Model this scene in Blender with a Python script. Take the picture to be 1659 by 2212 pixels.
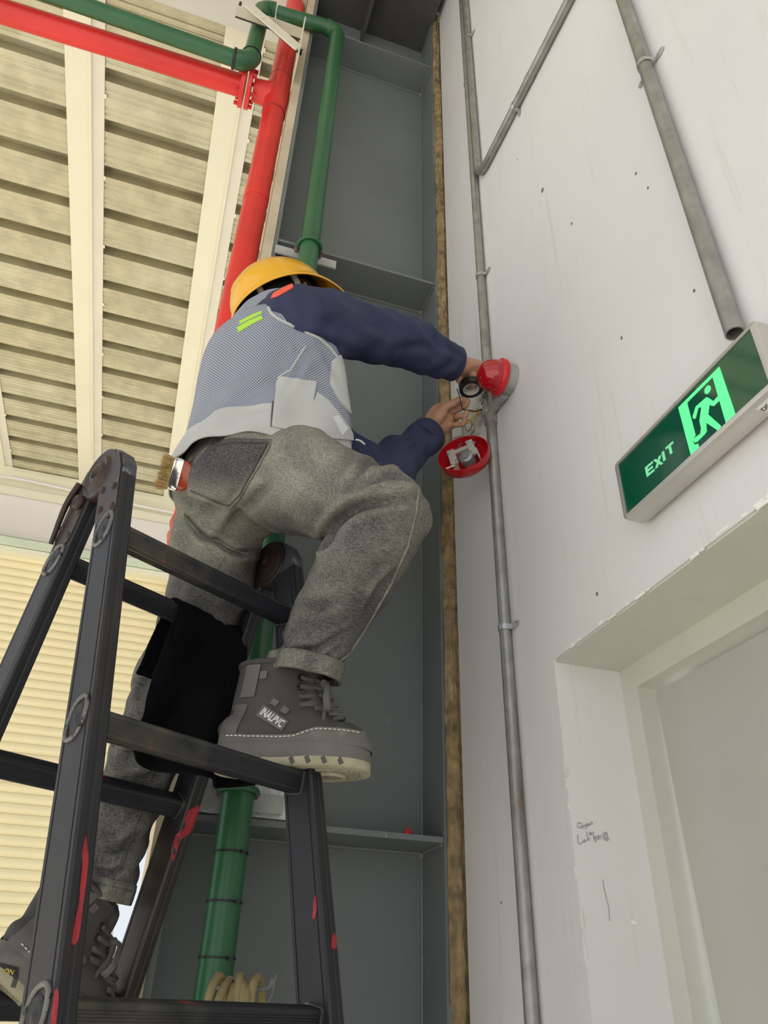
import bpy, bmesh, math, random
import numpy as np
from mathutils import Vector, Matrix, noise
from mathutils.bvhtree import BVHTree

for _o in list(bpy.data.objects):
    bpy.data.objects.remove(_o, do_unlink=True)
scene = bpy.context.scene
COL = scene.collection
random.seed(7)

# ------------------------------------------------------------------ camera
CAM_H = 1.5
YAW, PITCH, ROLL, FPX = -0.2937805, 0.58970939, 0.03248411, 1612.0438
IMG_W, IMG_H = 1659.0, 2212.0


def _rx(t): return np.array([[1, 0, 0], [0, math.cos(t), -math.sin(t)], [0, math.sin(t), math.cos(t)]])
def _rz(t): return np.array([[math.cos(t), -math.sin(t), 0], [math.sin(t), math.cos(t), 0], [0, 0, 1]])


CAM_R = _rz(YAW) @ _rx(math.pi / 2 + PITCH) @ _rz(ROLL)
CAM_P = np.array([0.0, 0.0, CAM_H])
cam_data = bpy.data.cameras.new('camera')
cam = bpy.data.objects.new('camera', cam_data)
COL.objects.link(cam)
_m = Matrix.Identity(4)
for _i in range(3):
    for _j in range(3):
        _m[_i][_j] = CAM_R[_i, _j]
_m.translation = Vector(CAM_P)
cam.matrix_world = _m
cam_data.sensor_fit = 'VERTICAL'
cam_data.sensor_height = 24.0
cam_data.lens = 24.0 * FPX / IMG_H
cam_data.clip_start = 0.02
cam_data.clip_end = 300
scene.camera = cam

# ------------------------------------------------------------------ world, sun, exposure
world = bpy.data.worlds.new('world')
scene.world = world
world.use_nodes = True
_bg = world.node_tree.nodes['Background']
_bg.inputs['Color'].default_value = (0.86, 0.93, 1.0, 1)
_bg.inputs['Strength'].default_value = 1.0

sun_data = bpy.data.lights.new('sun', 'SUN')
sun_data.energy = 7.0
sun_data.angle = math.radians(3)
sun_data.color = (1.0, 0.93, 0.82)
sun = bpy.data.objects.new('sun', sun_data)
COL.objects.link(sun)
_sd = Vector((0.42, 0.10, -0.90)).normalized()      # travels to the right and down, kept off the work area by the roof
sun.rotation_euler = _sd.to_track_quat('-Z', 'Y').to_euler()
sun.location = (-8, -2, 12)

scene.view_settings.view_transform = 'Standard'
scene.view_settings.look = 'None'
scene.view_settings.gamma = 1.0
scene.view_settings.use_curve_mapping = False
scene.view_settings.exposure = -0.10


# ------------------------------------------------------------------ pixel helpers (a pixel gives a direction only)
def ray(u, v):
    return CAM_R @ np.array([(u - IMG_W / 2) / FPX, -(v - IMG_H / 2) / FPX, -1.0])


def P(u, v, z):
    return CAM_P + ray(u, v) * z


def on_x(u, v, x):
    d = ray(u, v); return CAM_P + d * (x / d[0])


def on_y(u, v, y):
    d = ray(u, v); return CAM_P + d * (y / d[1])


def on_z(u, v, z):
    d = ray(u, v); return CAM_P + d * ((z - CAM_H) / d[2])


def nrm(v):
    v = np.asarray(v, float); return v / np.linalg.norm(v)


# ------------------------------------------------------------------ materials
MATS = {}


def _ramp(nt, fac, stops):
    r = nt.nodes.new('ShaderNodeValToRGB')
    els = r.color_ramp.elements
    while len(els) < len(stops):
        els.new(0.5)
    for e, (p, c) in zip(els, stops):
        e.position = p
        e.color = (c, c, c, 1) if not hasattr(c, '__len__') else (*c, 1)
    nt.links.new(fac, r.inputs[0])
    return r.outputs[0]


def _noise(nt, coord, scale, detail=4, rough=.55, stretch=None, dist=0.0):
    n = nt.nodes.new('ShaderNodeTexNoise')
    n.inputs['Scale'].default_value = scale
    n.inputs['Detail'].default_value = detail
    n.inputs['Roughness'].default_value = rough
    n.inputs['Distortion'].default_value = dist
    if stretch is not None:
        mp = nt.nodes.new('ShaderNodeMapping')
        mp.inputs['Scale'].default_value = stretch
        nt.links.new(coord, mp.inputs[0]); coord = mp.outputs[0]
    nt.links.new(coord, n.inputs['Vector'])
    return n.outputs[0]


def _mix(nt, fac, a, b, mode='MIX'):
    m = nt.nodes.new('ShaderNodeMix')
    m.data_type = 'RGBA'; m.blend_type = mode
    for sock, val in ((m.inputs[0], fac), (m.inputs[6], a), (m.inputs[7], b)):
        if isinstance(val, (int, float)):
            sock.default_value = val
        elif isinstance(val, tuple):
            sock.default_value = (*val, 1)
        else:
            nt.links.new(val, sock)
    return m.outputs[2]


def mat(name, col, rough=.6, metal=0.0, var=.12, vscale=3.0, bump=0.0, bscale=200.0, bstretch=None,
        layers=(), coat=0.0, emit=None, estr=0.0, spec=.5, coords='Object', bdist=.002):
    """procedural paint / metal / cloth: base colour with tonal variation, optional wear layers
    layers: (colour, scale, threshold, softness, stretch)"""
    if name in MATS:
        return MATS[name]
    m = bpy.data.materials.new(name); m.use_nodes = True
    nt = m.node_tree; b = nt.nodes['Principled BSDF']
    tc = nt.nodes.new('ShaderNodeTexCoord'); co = tc.outputs[coords]
    if coords == 'World':
        pass
    n = _noise(nt, co, vscale, 5)
    lo = tuple(c * (1 - var) for c in col); hi = tuple(min(1, c * (1 + var)) for c in col)
    c = _ramp(nt, n, [(.3, lo), (.7, hi)])
    for (lc, sc, th, soft, st) in layers:
        k = _noise(nt, co, sc, 5, .6, st)
        f = _ramp(nt, k, [(th, 0.0), (min(.999, th + soft), 1.0)])
        c = _mix(nt, f, c, lc)
    nt.links.new(c, b.inputs['Base Color'])
    b.inputs['Roughness'].default_value = rough
    b.inputs['Metallic'].default_value = metal
    b.inputs['Specular IOR Level'].default_value = spec
    if coat:
        b.inputs['Coat Weight'].default_value = coat
        b.inputs['Coat Roughness'].default_value = .08
    if bump:
        bn = nt.nodes.new('ShaderNodeBump')
        bn.inputs['Strength'].default_value = bump
        bn.inputs['Distance'].default_value = bdist
        nt.links.new(_noise(nt, co, bscale, 4, .6, bstretch), bn.inputs['Height'])
        nt.links.new(bn.outputs[0], b.inputs['Normal'])
    if emit:
        b.inputs['Emission Color'].default_value = (*emit, 1)
        b.inputs['Emission Strength'].default_value = estr
    MATS[name] = m
    return m


# ------------------------------------------------------------------ mesh helpers
def geo_join(parts):
    V, F, o = [], [], 0
    for v, f in parts:
        v = np.asarray(v, float).reshape(-1, 3)
        V.append(v); F += [tuple(i + o for i in q) for q in f]; o += len(v)
    return np.vstack(V), F


def g_box(c, h, ax=None):
    c = np.asarray(c, float); ax = np.eye(3) if ax is None else np.asarray(ax, float)
    v = []
    for sx in (-1, 1):
        for sy in (-1, 1):
            for sz in (-1, 1):
                v.append(c + ax[0] * h[0] * sx + ax[1] * h[1] * sy + ax[2] * h[2] * sz)
    f = [(0, 1, 3, 2), (4, 6, 7, 5), (0, 4, 5, 1), (2, 3, 7, 6), (0, 2, 6, 4), (1, 5, 7, 3)]
    return np.array(v), f


def g_bb(lo, hi):
    lo = np.asarray(lo, float); hi = np.asarray(hi, float)
    return g_box((lo + hi) / 2, (hi - lo) / 2)


def frame(d, up=None):
    d = nrm(d)
    up = np.array([0, 0, 1.0]) if up is None else np.asarray(up, float)
    if abs(d @ nrm(up)) > .98:
        up = np.array([1.0, 0, 0]) if abs(d[0]) < .9 else np.array([0, 1.0, 0])
    x = nrm(np.cross(up, d)); y = np.cross(d, x)
    return x, y, d


def g_loft(rings, cap=True, closed=True):
    n = len(rings[0]); V = np.vstack(rings); F = []
    for i in range(len(rings) - 1):
        for j in range(n if closed else n - 1):
            k = (j + 1) % n
            F.append((i * n + j, i * n + k, (i + 1) * n + k, (i + 1) * n + j))
    if cap and closed:
        V = np.vstack([V, rings[0].mean(0), rings[-1].mean(0)]); a = len(V) - 2; e = (len(rings) - 1) * n
        for j in range(n):
            k = (j + 1) % n
            F.append((a, k, j)); F.append((a + 1, e + j, e + k))
    return V, F


def circ(c, x, y, rx, ry=None, n=16, p=2.0, ph=0.0):
    ry = rx if ry is None else ry
    t = np.linspace(0, 2 * math.pi, n, endpoint=False) + ph
    ct, st = np.cos(t), np.sin(t)
    if p != 2.0:
        ct = np.sign(ct) * np.abs(ct) ** (2 / p); st = np.sign(st) * np.abs(st) ** (2 / p)
    return np.asarray(c) + np.outer(ct * rx, x) + np.outer(st * ry, y)


def g_cyl(a, b, r, r2=None, n=16, cap=True):
    a = np.asarray(a, float); b = np.asarray(b, float); x, y, d = frame(b - a)
    return g_loft([circ(a, x, y, r, n=n), circ(b, x, y, r if r2 is None else r2, n=n)], cap)


def catmull(pts, k=6):
    pts = [np.asarray(p, float) for p in pts]
    q = [2 * pts[0] - pts[1]] + pts + [2 * pts[-1] - pts[-2]]
    out = []
    for i in range(1, len(q) - 2):
        p0, p1, p2, p3 = q[i - 1:i + 3]
        for s in range(k):
            t = s / k
            out.append(.5 * (2 * p1 + (p2 - p0) * t + (2 * p0 - 5 * p1 + 4 * p2 - p3) * t * t + (3 * p1 - p0 - 3 * p2 + p3) * t ** 3))
    out.append(pts[-1])
    return out


def g_tube(pts, r, n=10, k=0, cap=True):
    """tube along points; r a number or a list (one per point)"""
    rr = list(r) if hasattr(r, '__len__') else [r] * len(pts)
    pts = [np.asarray(p, float) for p in pts]
    if k:
        q = catmull([np.append(p, x) for p, x in zip(pts, rr)], k)
        pts = [p[:3] for p in q]; rr = [p[3] for p in q]
    rings = []; x = None
    for i, p in enumerate(pts):
        d = nrm(pts[min(i + 1, len(pts) - 1)] - pts[max(i - 1, 0)])
        if x is None:
            x, y, _ = frame(d)
        else:
            x = nrm(x - d * (x @ d)); y = np.cross(d, x)
        rings.append(circ(p, x, y, rr[i], n=n))
    return g_loft(rings, cap)


def g_limb(secs, up, n=28, k=5, p=2.0):
    """secs: (centre, rx, ry) ; rx along 'side' axis, ry along 'up' axis. Catmull smoothed"""
    q = catmull([np.append(np.asarray(c, float), [rx, ry]) for c, rx, ry in secs], k)
    rings = []
    for i, s in enumerate(q):
        d = nrm(q[min(i + 1, len(q) - 1)][:3] - q[max(i - 1, 0)][:3])
        u = np.asarray(up, float); y = nrm(u - d * (u @ d)); x = np.cross(y, d)
        rings.append(circ(s[:3], x, y, s[3], s[4], n, p))
    return g_loft(rings)


def g_lathe(c, axis, prof, n=32, up=None):
    """prof: (t along axis, radius)"""
    c = np.asarray(c, float); x, y, d = frame(axis, up)
    rings = [circ(c + d * t, x, y, max(r, 1e-5), n=n) for t, r in prof]
    return g_loft(rings, True)


def g_prism(poly, c, x, y, d, h):
    """poly 2d -> extruded along d by h"""
    c = np.asarray(c, float); x = np.asarray(x); y = np.asarray(y); d = np.asarray(d, float)
    a = np.array([c + x * p[0] + y * p[1] for p in poly]); b = a + d * h
    n = len(poly)
    F = [tuple(range(n))[::-1], tuple(range(n, 2 * n))] + [(i, (i + 1) % n, n + (i + 1) % n, n + i) for i in range(n)]
    return np.vstack([a, b]), F


def new_mesh(name, V, F):
    me = bpy.data.meshes.new(name)
    me.from_pydata([tuple(map(float, v)) for v in V], [], [tuple(f) for f in F])
    me.validate(); me.update()
    return me


def obj(name, g, m, parent=None, smooth=None, fix=True):
    """one mesh object from geometry g=(V,F) or list of those"""
    V, F = geo_join(g) if isinstance(g, list) else g
    me = new_mesh(name, V, F)
    if fix:
        bm = bmesh.new(); bm.from_mesh(me); bmesh.ops.recalc_face_normals(bm, faces=bm.faces); bm.to_mesh(me); bm.free()
    return mesh_obj(name, me, m, parent, smooth)


def mesh_obj(name, me, m, parent=None, smooth=None):
    o = bpy.data.objects.new(name, me); COL.objects.link(o)
    for q in (m if isinstance(m, (list, tuple)) else [m]):
        me.materials.append(q)
    if parent is not None:
        o.parent = parent
    if smooth is not None:
        if smooth >= 180:
            me.polygons.foreach_set('use_smooth', [True] * len(me.polygons))
        else:
            me.polygons.foreach_set('use_smooth', [True] * len(me.polygons))
            try:
                me.set_sharp_from_angle(angle=math.radians(smooth))
            except Exception:
                pass
    return o


def tag(o, label=None, cat=None, group=None, kind=None):
    if label: o['label'] = label
    if cat: o['category'] = cat
    if group: o['group'] = group
    if kind: o['kind'] = kind
    return o


def thing(name, label, cat, group=None, loc=(0, 0, 0), kind=None):
    o = bpy.data.objects.new(name, None); COL.objects.link(o)
    o.empty_display_size = .05
    return tag(o, label, cat, group, kind)


def inst(src, parent, offset=(0, 0, 0)):
    c = src.copy(); COL.objects.link(c); c.parent = parent; c.location = Vector(src.location) + Vector(offset)
    return c


def eval_mods(me, mods):
    """run modifiers on a mesh through the dependency graph and hand back the result"""
    o = bpy.data.objects.new('tmp', me); COL.objects.link(o)
    for typ, kw in mods:
        md = o.modifiers.new(typ, typ)
        for k_, v_ in kw.items():
            setattr(md, k_, v_)
    dg = bpy.context.evaluated_depsgraph_get(); dg.update()
    out = bpy.data.meshes.new_from_object(o.evaluated_get(dg), depsgraph=dg)
    bpy.data.objects.remove(o, do_unlink=True)
    return out


def blend_union(parts, voxel=.006, smooth=4, fac=.5):
    """one continuous skin from overlapping closed shapes"""
    V, F = geo_join(parts)
    me = new_mesh('u', V, F)
    bm = bmesh.new(); bm.from_mesh(me)
    bmesh.ops.recalc_face_normals(bm, faces=bm.faces); bm.to_mesh(me); bm.free()
    mods = [('REMESH', dict(mode='VOXEL', voxel_size=voxel, adaptivity=0.0))]
    if smooth:
        mods.append(('SMOOTH', dict(factor=fac, iterations=smooth)))
    return eval_mods(me, mods)


def get_co(me):
    a = np.empty(len(me.vertices) * 3); me.vertices.foreach_get('co', a); return a.reshape(-1, 3)


def get_no(me):
    a = np.empty(len(me.vertices) * 3); me.vertices.foreach_get('normal', a); return a.reshape(-1, 3)


def set_co(me, co):
    me.vertices.foreach_set('co', np.asarray(co, float).ravel()); me.update()


def bvh_of(me):
    return BVHTree.FromPolygons([v.co.copy() for v in me.vertices], [tuple(p.vertices) for p in me.polygons])


def hit(bvh, u, v):
    """first surface point of a built mesh in the direction of a pixel"""
    d = Vector(nrm(ray(u, v)))
    loc, no, idx, dist = bvh.ray_cast(Vector(CAM_P), d)
    if loc is None:
        loc, no, idx, dist = bvh.find_nearest(Vector(CAM_P) + d * 1.5)
    if no.dot(d) > 0: no = -no
    return np.array(loc), np.array(no)


def pip(x, y, poly):
    c = False; n = len(poly)
    for i in range(n):
        x1, y1 = poly[i]; x2, y2 = poly[(i + 1) % n]
        if (y1 > y) != (y2 > y) and x < (x2 - x1) * (y - y1) / (y2 - y1) + x1:
            c = not c
    return c


def hit_near(bvh, u, v, cu, cv, z0, tol=.10):
    """surface point in a pixel direction; slides towards the piece's middle where the surface ends"""
    for k in range(40):
        t = k / 40.0; a = u + (cu - u) * t; b = v + (cv - v) * t
        d = Vector(nrm(ray(a, b))); loc, no, idx, dist = bvh.ray_cast(Vector(CAM_P), d)
        if loc is not None and abs(dist - z0) < tol:
            if no.dot(d) > 0: no = -no
            return np.array(loc), np.array(no)
    return hit(bvh, cu, cv)


def patch(bvh, poly, step=6, off=.002, thick=.0015):
    """a thin piece of cloth / paint laid on a built surface; outline from the photograph"""
    bm = bmesh.new()
    vs = []
    dense = []
    for i in range(len(poly)):
        a = np.array(poly[i], float); b = np.array(poly[(i + 1) % len(poly)], float)
        n = max(1, int(np.hypot(*(b - a)) / step))
        dense += [a + (b - a) * t / n for t in range(n)]
    inner = []
    xs = [p[0] for p in poly]; ys = [p[1] for p in poly]
    y = min(ys) + step / 2
    while y < max(ys):
        x = min(xs) + step / 2
        while x < max(xs):
            if pip(x, y, poly) and min(math.hypot(x - q[0], y - q[1]) for q in dense) > step * .55:
                inner.append((x, y))
            x += step
        y += step
    from mathutils.geometry import delaunay_2d_cdt
    pts = [Vector(q) for q in dense] + [Vector(q) for q in inner]
    nb = len(dense)
    res = delaunay_2d_cdt(pts, [], [list(range(nb))], 1, .01)
    v2, faces = res[0], res[2]
    top, bot = [], []
    cu = sum(xs) / len(xs); cv = sum(ys) / len(ys); z0 = float(np.linalg.norm(hit(bvh, cu, cv)[0] - CAM_P))
    for q in v2:
        p, n = hit_near(bvh, q[0], q[1], cu, cv, z0)
        top.append(p + n * (off + thick)); bot.append(p - n * .001)
    F = [tuple(f) for f in faces]
    n = len(v2); cnt = {}
    for f in F:
        for i in range(len(f)):
            e = (f[i], f[(i + 1) % len(f)]); cnt[e] = 1
    side = [(a, b) for (a, b) in cnt if (b, a) not in cnt]
    FF = F + [tuple(i + n for i in f[::-1]) for f in F] + [(b, a, a + n, b + n) for a, b in side]
    return np.array(top + bot), FF


def seam(bvh, pts, r=.0015, off=.001, step=10, n=6):
    """a raised seam or thread following a built surface"""
    out = []
    for i in range(len(pts) - 1):
        a = np.array(pts[i], float); b = np.array(pts[i + 1], float); m = max(1, int(np.hypot(*(b - a)) / step))
        for t in range(m):
            p, no = hit(bvh, *(a + (b - a) * t / m)); out.append(p + no * off)
    p, no = hit(bvh, *pts[-1]); out.append(p + no * off)
    return g_tube(out, r, n)


def text_mesh(s, size, c, x, y, depth=.001, align='CENTER', shear=0.0, bold=0.0):
    cu = bpy.data.curves.new('t', 'FONT'); cu.body = s; cu.size = size; cu.align_x = align; cu.align_y = 'CENTER'
    cu.extrude = depth / 2; cu.shear = shear; cu.offset = bold; cu.resolution_u = 3
    o = bpy.data.objects.new('t', cu); COL.objects.link(o)
    dg = bpy.context.evaluated_depsgraph_get(); dg.update()
    me = bpy.data.meshes.new_from_object(o.evaluated_get(dg), depsgraph=dg)
    bpy.data.objects.remove(o, do_unlink=True)
    co = get_co(me); x = np.asarray(x, float); y = np.asarray(y, float); z = np.cross(nrm(x), nrm(y))
    V = np.asarray(c, float) + np.outer(co[:, 0], x) + np.outer(co[:, 1], y) + np.outer(co[:, 2], z)
    return V, [tuple(p.vertices) for p in me.polygons]

# ================================================================== the setting
XW, YC, ZR = .69, 1.63, 5.70          # white wall plane, column front plane, roof sheet height

M_wall = mat('white_wall_paint', (.775, .762, .768), .55, 0, .03, 2.0, .25, 60,
             layers=[((.71, .67, .62), 5.0, .60, .16, (6, 9, .35)), ((.60, .54, .47), 9.0, .665, .10, (5, 8, .22)),
                     ((.30, .25, .20), 38.0, .755, .02, None)])
M_reveal = mat('door_paint', (.62, .62, .55), .5, 0, .06, 3.0, .15, 60, layers=[((.45, .43, .36), 6.0, .66, .15, None)])
M_leaf = mat('door_leaf_paint', (.50, .50, .44), .45, 0, .06, 2.0, .08, 40, layers=[((.5, .48, .4), 4.0, .66, .12, (3, 3, .5))])
M_floor = mat('concrete', (.55, .535, .50), .85, 0, .15, 1.5, .3, 30)
M_grey = mat('column_grey_paint', (.170, .188, .192), .48, 0, .08, 2.5, .08, 30,
             layers=[((.23, .24, .235), 12.0, .67, .06, (1, 1, .4)), ((.62, .63, .62), 70, .735, .02, (1, 1, .4)), ((.10, .10, .09), 45, .73, .03, None)])
M_beige = mat('beige_edge_paint', (.62, .52, .38), .6, 0, .15, 6)
M_cream = mat('cream_steel_paint', (.87, .83, .66), .45, 0, .04, 2, .04, 30, layers=[((.55, .5, .36), 7, .70, .06, None)])
M_sheet = mat('galvanised_sheet', (.60, .555, .39), .38, .40, .16, 7, .85, 130, layers=[((.72, .70, .55), 1.4, .52, .25, (1, 1, 1)), ((.33, .30, .24), 9, .67, .12, (.4, 2, 1))], bdist=.004)
M_rot = mat('crumbling_filler', (.30, .215, .11), .95, 0, .45, 30, 1.0, 90, layers=[((.07, .05, .03), 14, .60, .10, (1.5, 1.5, .25)), ((.50, .43, .30), 22, .66, .06, (1, 1, .3))], bdist=.006)
M_dark = mat('shade_dark_steel', (.06, .06, .06), .7, 0, .3, 5)  # near-black stands in for the unlit beam underside; bracket parts share it
M_greenish = mat('pale_green_trim', (.66, .74, .58), .5, 0, .08, 3)
M_farwhite = mat('far_white_wall', (.82, .78, .76), .6, 0, .03, 1)
M_slat = mat('cream_shutter_paint', (.92, .80, .50), .45, 0, .05, 2)

# ground
tag(obj('floor', [g_bb((-40, -30, -.1), (12, 40, 0))], M_floor), kind='structure', label='concrete yard floor under the canopy')

# white wall with the door opening
DY0, DY1, DZ = .12, 1.155, 2.054
WT = .139
w_parts = [g_bb((XW, DY1, 0), (XW + WT, 1.60, 6.0)), g_bb((XW, DY0, DZ), (XW + WT, DY1, 6.0)), g_bb((XW, -4.0, 0), (XW + WT, DY0, 6.0))]
wall_right = tag(obj('wall_right', w_parts, M_wall), kind='structure', label='white painted plaster wall with conduits, alarm and exit sign')

# door: lining faces of the reveal, frame and leaf
door = thing('door_1', None, None); tag(door, 'pale steel door set back in the white wall under the exit sign', kind='structure')
obj('reveal_soffit', [g_bb((XW + .003, DY0, DZ - .004), (XW + WT + .02, DY1, DZ - .0005))], M_reveal, door)
obj('frame', [g_bb((XW + WT, 1.11, 0), (XW + WT + .075, 1.19, DZ + .05)), g_bb((XW + WT, DY0 - .05, 2.006), (XW + WT + .075, 1.11, DZ + .05)),
              g_bb((XW + WT, DY0 - .05, 0), (XW + WT + .075, .165, 2.006))], M_reveal, door)
leaf = obj('door_leaf', [g_prism([(.172, .012), (1.078, .012), (1.0945, 1.49), (1.1035, 1.80), (1.1065, 1.999), (.172, 1.999)], (XW + WT + .036, 0, 0), (0, 1, 0), (0, 0, 1), (1, 0, 0), .004), g_bb((XW + WT + .040, .172, .012), (XW + WT + .07, 1.02, 1.99))], M_leaf, door)
# chipped paint along the arrises of the opening
chips = []
for i in range(46):
    t = random.random()
    if random.random() < .55:
        c = (XW + random.uniform(-.001, .0), DY0 + .2 + t * .8, DZ + random.uniform(-.002, .004)); h = (.0012, random.uniform(.003, .016), random.uniform(.001, .003))
    else:
        c = (XW + random.uniform(-.001, .0), DY1 + random.uniform(-.002, .004), 1.2 + t * .83); h = (.0012, random.uniform(.001, .0025), random.uniform(.003, .016))
    chips.append(g_box(c, h, [nrm((1, random.uniform(-.2, .2), 0)), (0, 1, 0), (0, 0, 1)]))
o = obj('paint_chips', chips, mat('chip_white', (.88, .87, .83), .7), door); o['kind'] = 'stuff'

# pencilled handwriting on the reveal (flat strokes on the jamb face y = DY1)
strokes = [  # pixel polylines read off the photograph, laid on the jamb plane
    [(1257, 1779), (1250, 1777), (1247, 1782), (1249, 1788), (1255, 1787)], [(1257, 1783), (1254, 1786), (1257, 1789), (1260, 1786), (1258, 1782)],
    [(1262, 1780), (1262, 1785), (1266, 1784), (1267, 1779), (1266, 1789), (1264, 1791)], [(1271, 1779), (1268, 1782), (1271, 1784), (1273, 1779), (1274, 1783)],
    [(1276, 1782), (1276, 1777), (1279, 1776), (1280, 1781)],
    [(1248, 1803), (1248, 1814), (1251, 1823), (1258, 1820), (1261, 1818)], [(1263, 1814), (1260, 1817), (1263, 1819), (1265, 1814), (1266, 1818)],
    [(1267, 1797), (1269, 1809), (1270, 1817)], [(1269, 1812), (1272, 1810), (1274, 1816)], [(1273, 1799), (1274, 1804), (1277, 1800), (1274, 1799)],
    [(1278, 1798), (1279, 1805)], [(1281, 1797), (1283, 1798), (1281, 1803)], [(1281, 1808), (1283, 1807), (1283, 1815)], [(1286, 1806), (1284, 1810), (1287, 1812), (1288, 1806), (1287, 1817), (1285, 1818)],
    [(1291, 1805), (1294, 1811), (1291, 1813), (1294, 1804)], [(1298, 1804), (1296, 1808), (1299, 1811)],
    [(1308, 1797), (1303, 1802), (1303, 1810), (1308, 1815), (1314, 1815)], [(1309, 1799), (1306, 1808), (1310, 1812), (1312, 1803), (1310, 1798), (1313, 1811), (1316, 1812)]]
sg = []
for s in strokes:
    pts = [on_y(u, v, DY1 - .0008) for u, v in s]
    sg.append(g_tube(catmull(pts, 3) if len(pts) > 2 else pts, .0006, 5))
for s in ([(1302, 1900), (1306, 1925), (1315, 1960), (1317, 1990)],):
    sg.append(g_tube([on_y(u, v, DY1 - .0006) for u, v in s], .0006, 5))
obj('pencil_writing', sg, mat('pencil', (.36, .36, .35), .8), door)
obj('paint_blob', [g_loft([circ(on_y(1372, 1993, DY1 - .0005), (1, 0, 0), (0, 0, 1), .0075, .004, 12), circ(on_y(1372, 1993, DY1 - .002), (1, 0, 0), (0, 0, 1), .005, .0025, 12)])], mat('chip_white', (.88, .87, .83), .7), door)

# crumbling strip that fills the joint between column and wall
n1 = 14; n2 = 420
xs = np.linspace(.660, .694, n1); V = []; F = []
for j in range(n2):
    z = j / (n2 - 1) * 6.0
    edge = .006 * noise.noise(Vector((0, 3.1, z * 5))) + .005 * noise.noise(Vector((2, 0, z * 19)))
    for i, x in enumerate(xs):
        xx = x + (edge if i == n1 - 1 else 0)
        d = .016 * noise.noise(Vector((x * 40, 0, z * 4))) + .007 * noise.noise(Vector((x * 90, 5, z * 30)))
        V.append((xx, 1.612 + d + (.0 if 2 < i < n1 - 2 else .012), z))
for j in range(n2 - 1):
    for i in range(n1 - 1):
        F.append((j * n1 + i, j * n1 + i + 1, (j + 1) * n1 + i + 1, (j + 1) * n1 + i))
tr = obj('trim_1', [(V, F), g_bb((.670, 1.64, 0), (.75, 1.75, 6.0))], M_rot, None, 180)
tag(tr, 'crumbling brown filler strip in the joint between grey column and white wall', kind='structure')

# ------------------------------------------------------------------ steel column
colm = thing('steel_column', 'grey painted steel column with welded stiffener plates beside the white wall', 'column')
XL, XR, YWEB = .090, .655, 1.768
obj('web', [g_bb((XL, YWEB, 0), (XR, YWEB + .012, 5.75))], M_grey, colm)
obj('flange', [g_bb((XR, YC, 0), (XR + .012, YWEB + .15, 5.75))], M_grey, colm)
fl = obj('flange', [g_bb((XL - .014, YC, 0), (XL, YWEB + .15, 5.75))], M_grey, colm)
obj('flange_edge', [g_bb((XL - .046, YC - .002, 0), (XL - .0145, YWEB + .15, 5.75))], M_beige, colm)
for zz in (1.815, 3.655, 5.20):
    st = obj('stiffener', [g_bb((XL + .001, YC + .002, zz - .006), (XR - .001, YWEB - .0005, zz + .006))], M_grey, colm)
    obj('weld_bead', [g_tube([(XL + .01, YWEB - .002, zz - .008), (XR - .01, YWEB - .002, zz - .008)], .005, 8),
                      g_tube([(XR - .002, YC + .01, zz - .008), (XR - .002, YWEB, zz - .008)], .005, 8)], M_grey, st)
    obj('cope_plug', [g_cyl((XR - .012, YWEB - .004, zz - .012), (XR - .002, YWEB - .004, zz - .012), .007, n=10)], mat('rust_dot', (.28, .24, .18), .8), st)
obj('weld_bead', [g_tube([(XR - .002, YWEB - .002, 0.02), (XR - .002, YWEB - .002, 5.2)], .004, 8)], M_grey, colm)
obj('silver_plate', [g_bb((XL + .004, YC + .004, 1.826), (XL + .14, YC + .010, 1.905)), g_bb((XL + .14, YC + .004, 1.826), (XL + .215, YC + .010, 1.893))],
    mat('aluminium_paint', (.62, .65, .68), .35, .5, .2, 20, .8, 60, bdist=.003), colm)
# haunch above the column, its shade put into the colour, and the pale beam that meets it
bm_ = thing('haunch_beam', 'shade-darkened underside of the beam that caps the grey column', 'beam')
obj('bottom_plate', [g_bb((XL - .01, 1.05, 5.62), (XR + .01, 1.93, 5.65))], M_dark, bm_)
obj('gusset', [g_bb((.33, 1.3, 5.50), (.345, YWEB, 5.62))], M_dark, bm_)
rb = thing('roof_beam', 'pale grey beam crossing the canopy above the pipes', 'beam')
obj('bottom_flange', [g_bb((-4.0, 1.50, 5.50), (XL - .05, 1.905, 5.515))], mat('pale_beam_paint', (.60, .60, .54), .5, 0, .05, 2), rb)
obj('beam_web', [g_bb((-4.0, 1.56, 5.515), (XL - .05, 1.575, 5.70))], MATS['pale_beam_paint'], rb)

# ------------------------------------------------------------------ canopy roof: corrugated sheets, purlins
roof = thing('ceiling', None, None); tag(roof, 'galvanised corrugated canopy roof seen from below', kind='structure')
PITCH_R = .298
def sheet(y0, nr):
    V = []; F = []; prof = []
    for r in range(nr):
        b = r * PITCH_R
        prof += [(b + .004, 0), (b - .010 if b > 0 else b + .002, .10), (b + .098, .10), (b + .080, 0)]
        for q in (.115, .15, .225, .26):
            prof += [(b + q, 0), (b + q + .006, .006), (b + q + .014, .006), (b + q + .02, 0)]
    prof += [(nr * PITCH_R - .002, 0.0), (nr * PITCH_R + .0045, -.002)]
    xs = [-3.1, .78]
    for (y, z) in prof:
        for x in xs:
            V.append((x, y0 + y, ZR + z))
    for i in range(len(prof) - 1):
        F.append((2 * i, 2 * i + 1, 2 * i + 3, 2 * i + 2))
    return V, F
y = .62 - 4 * 3 * PITCH_R  # unseen rows behind the camera, added to cut light on the wall
while y < 6.4:
    V, F = sheet(y, 3)
    o = obj('roof_sheet', [(V, F)], M_sheet, roof, None, fix=False)
    y += 3 * PITCH_R - .0
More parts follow.
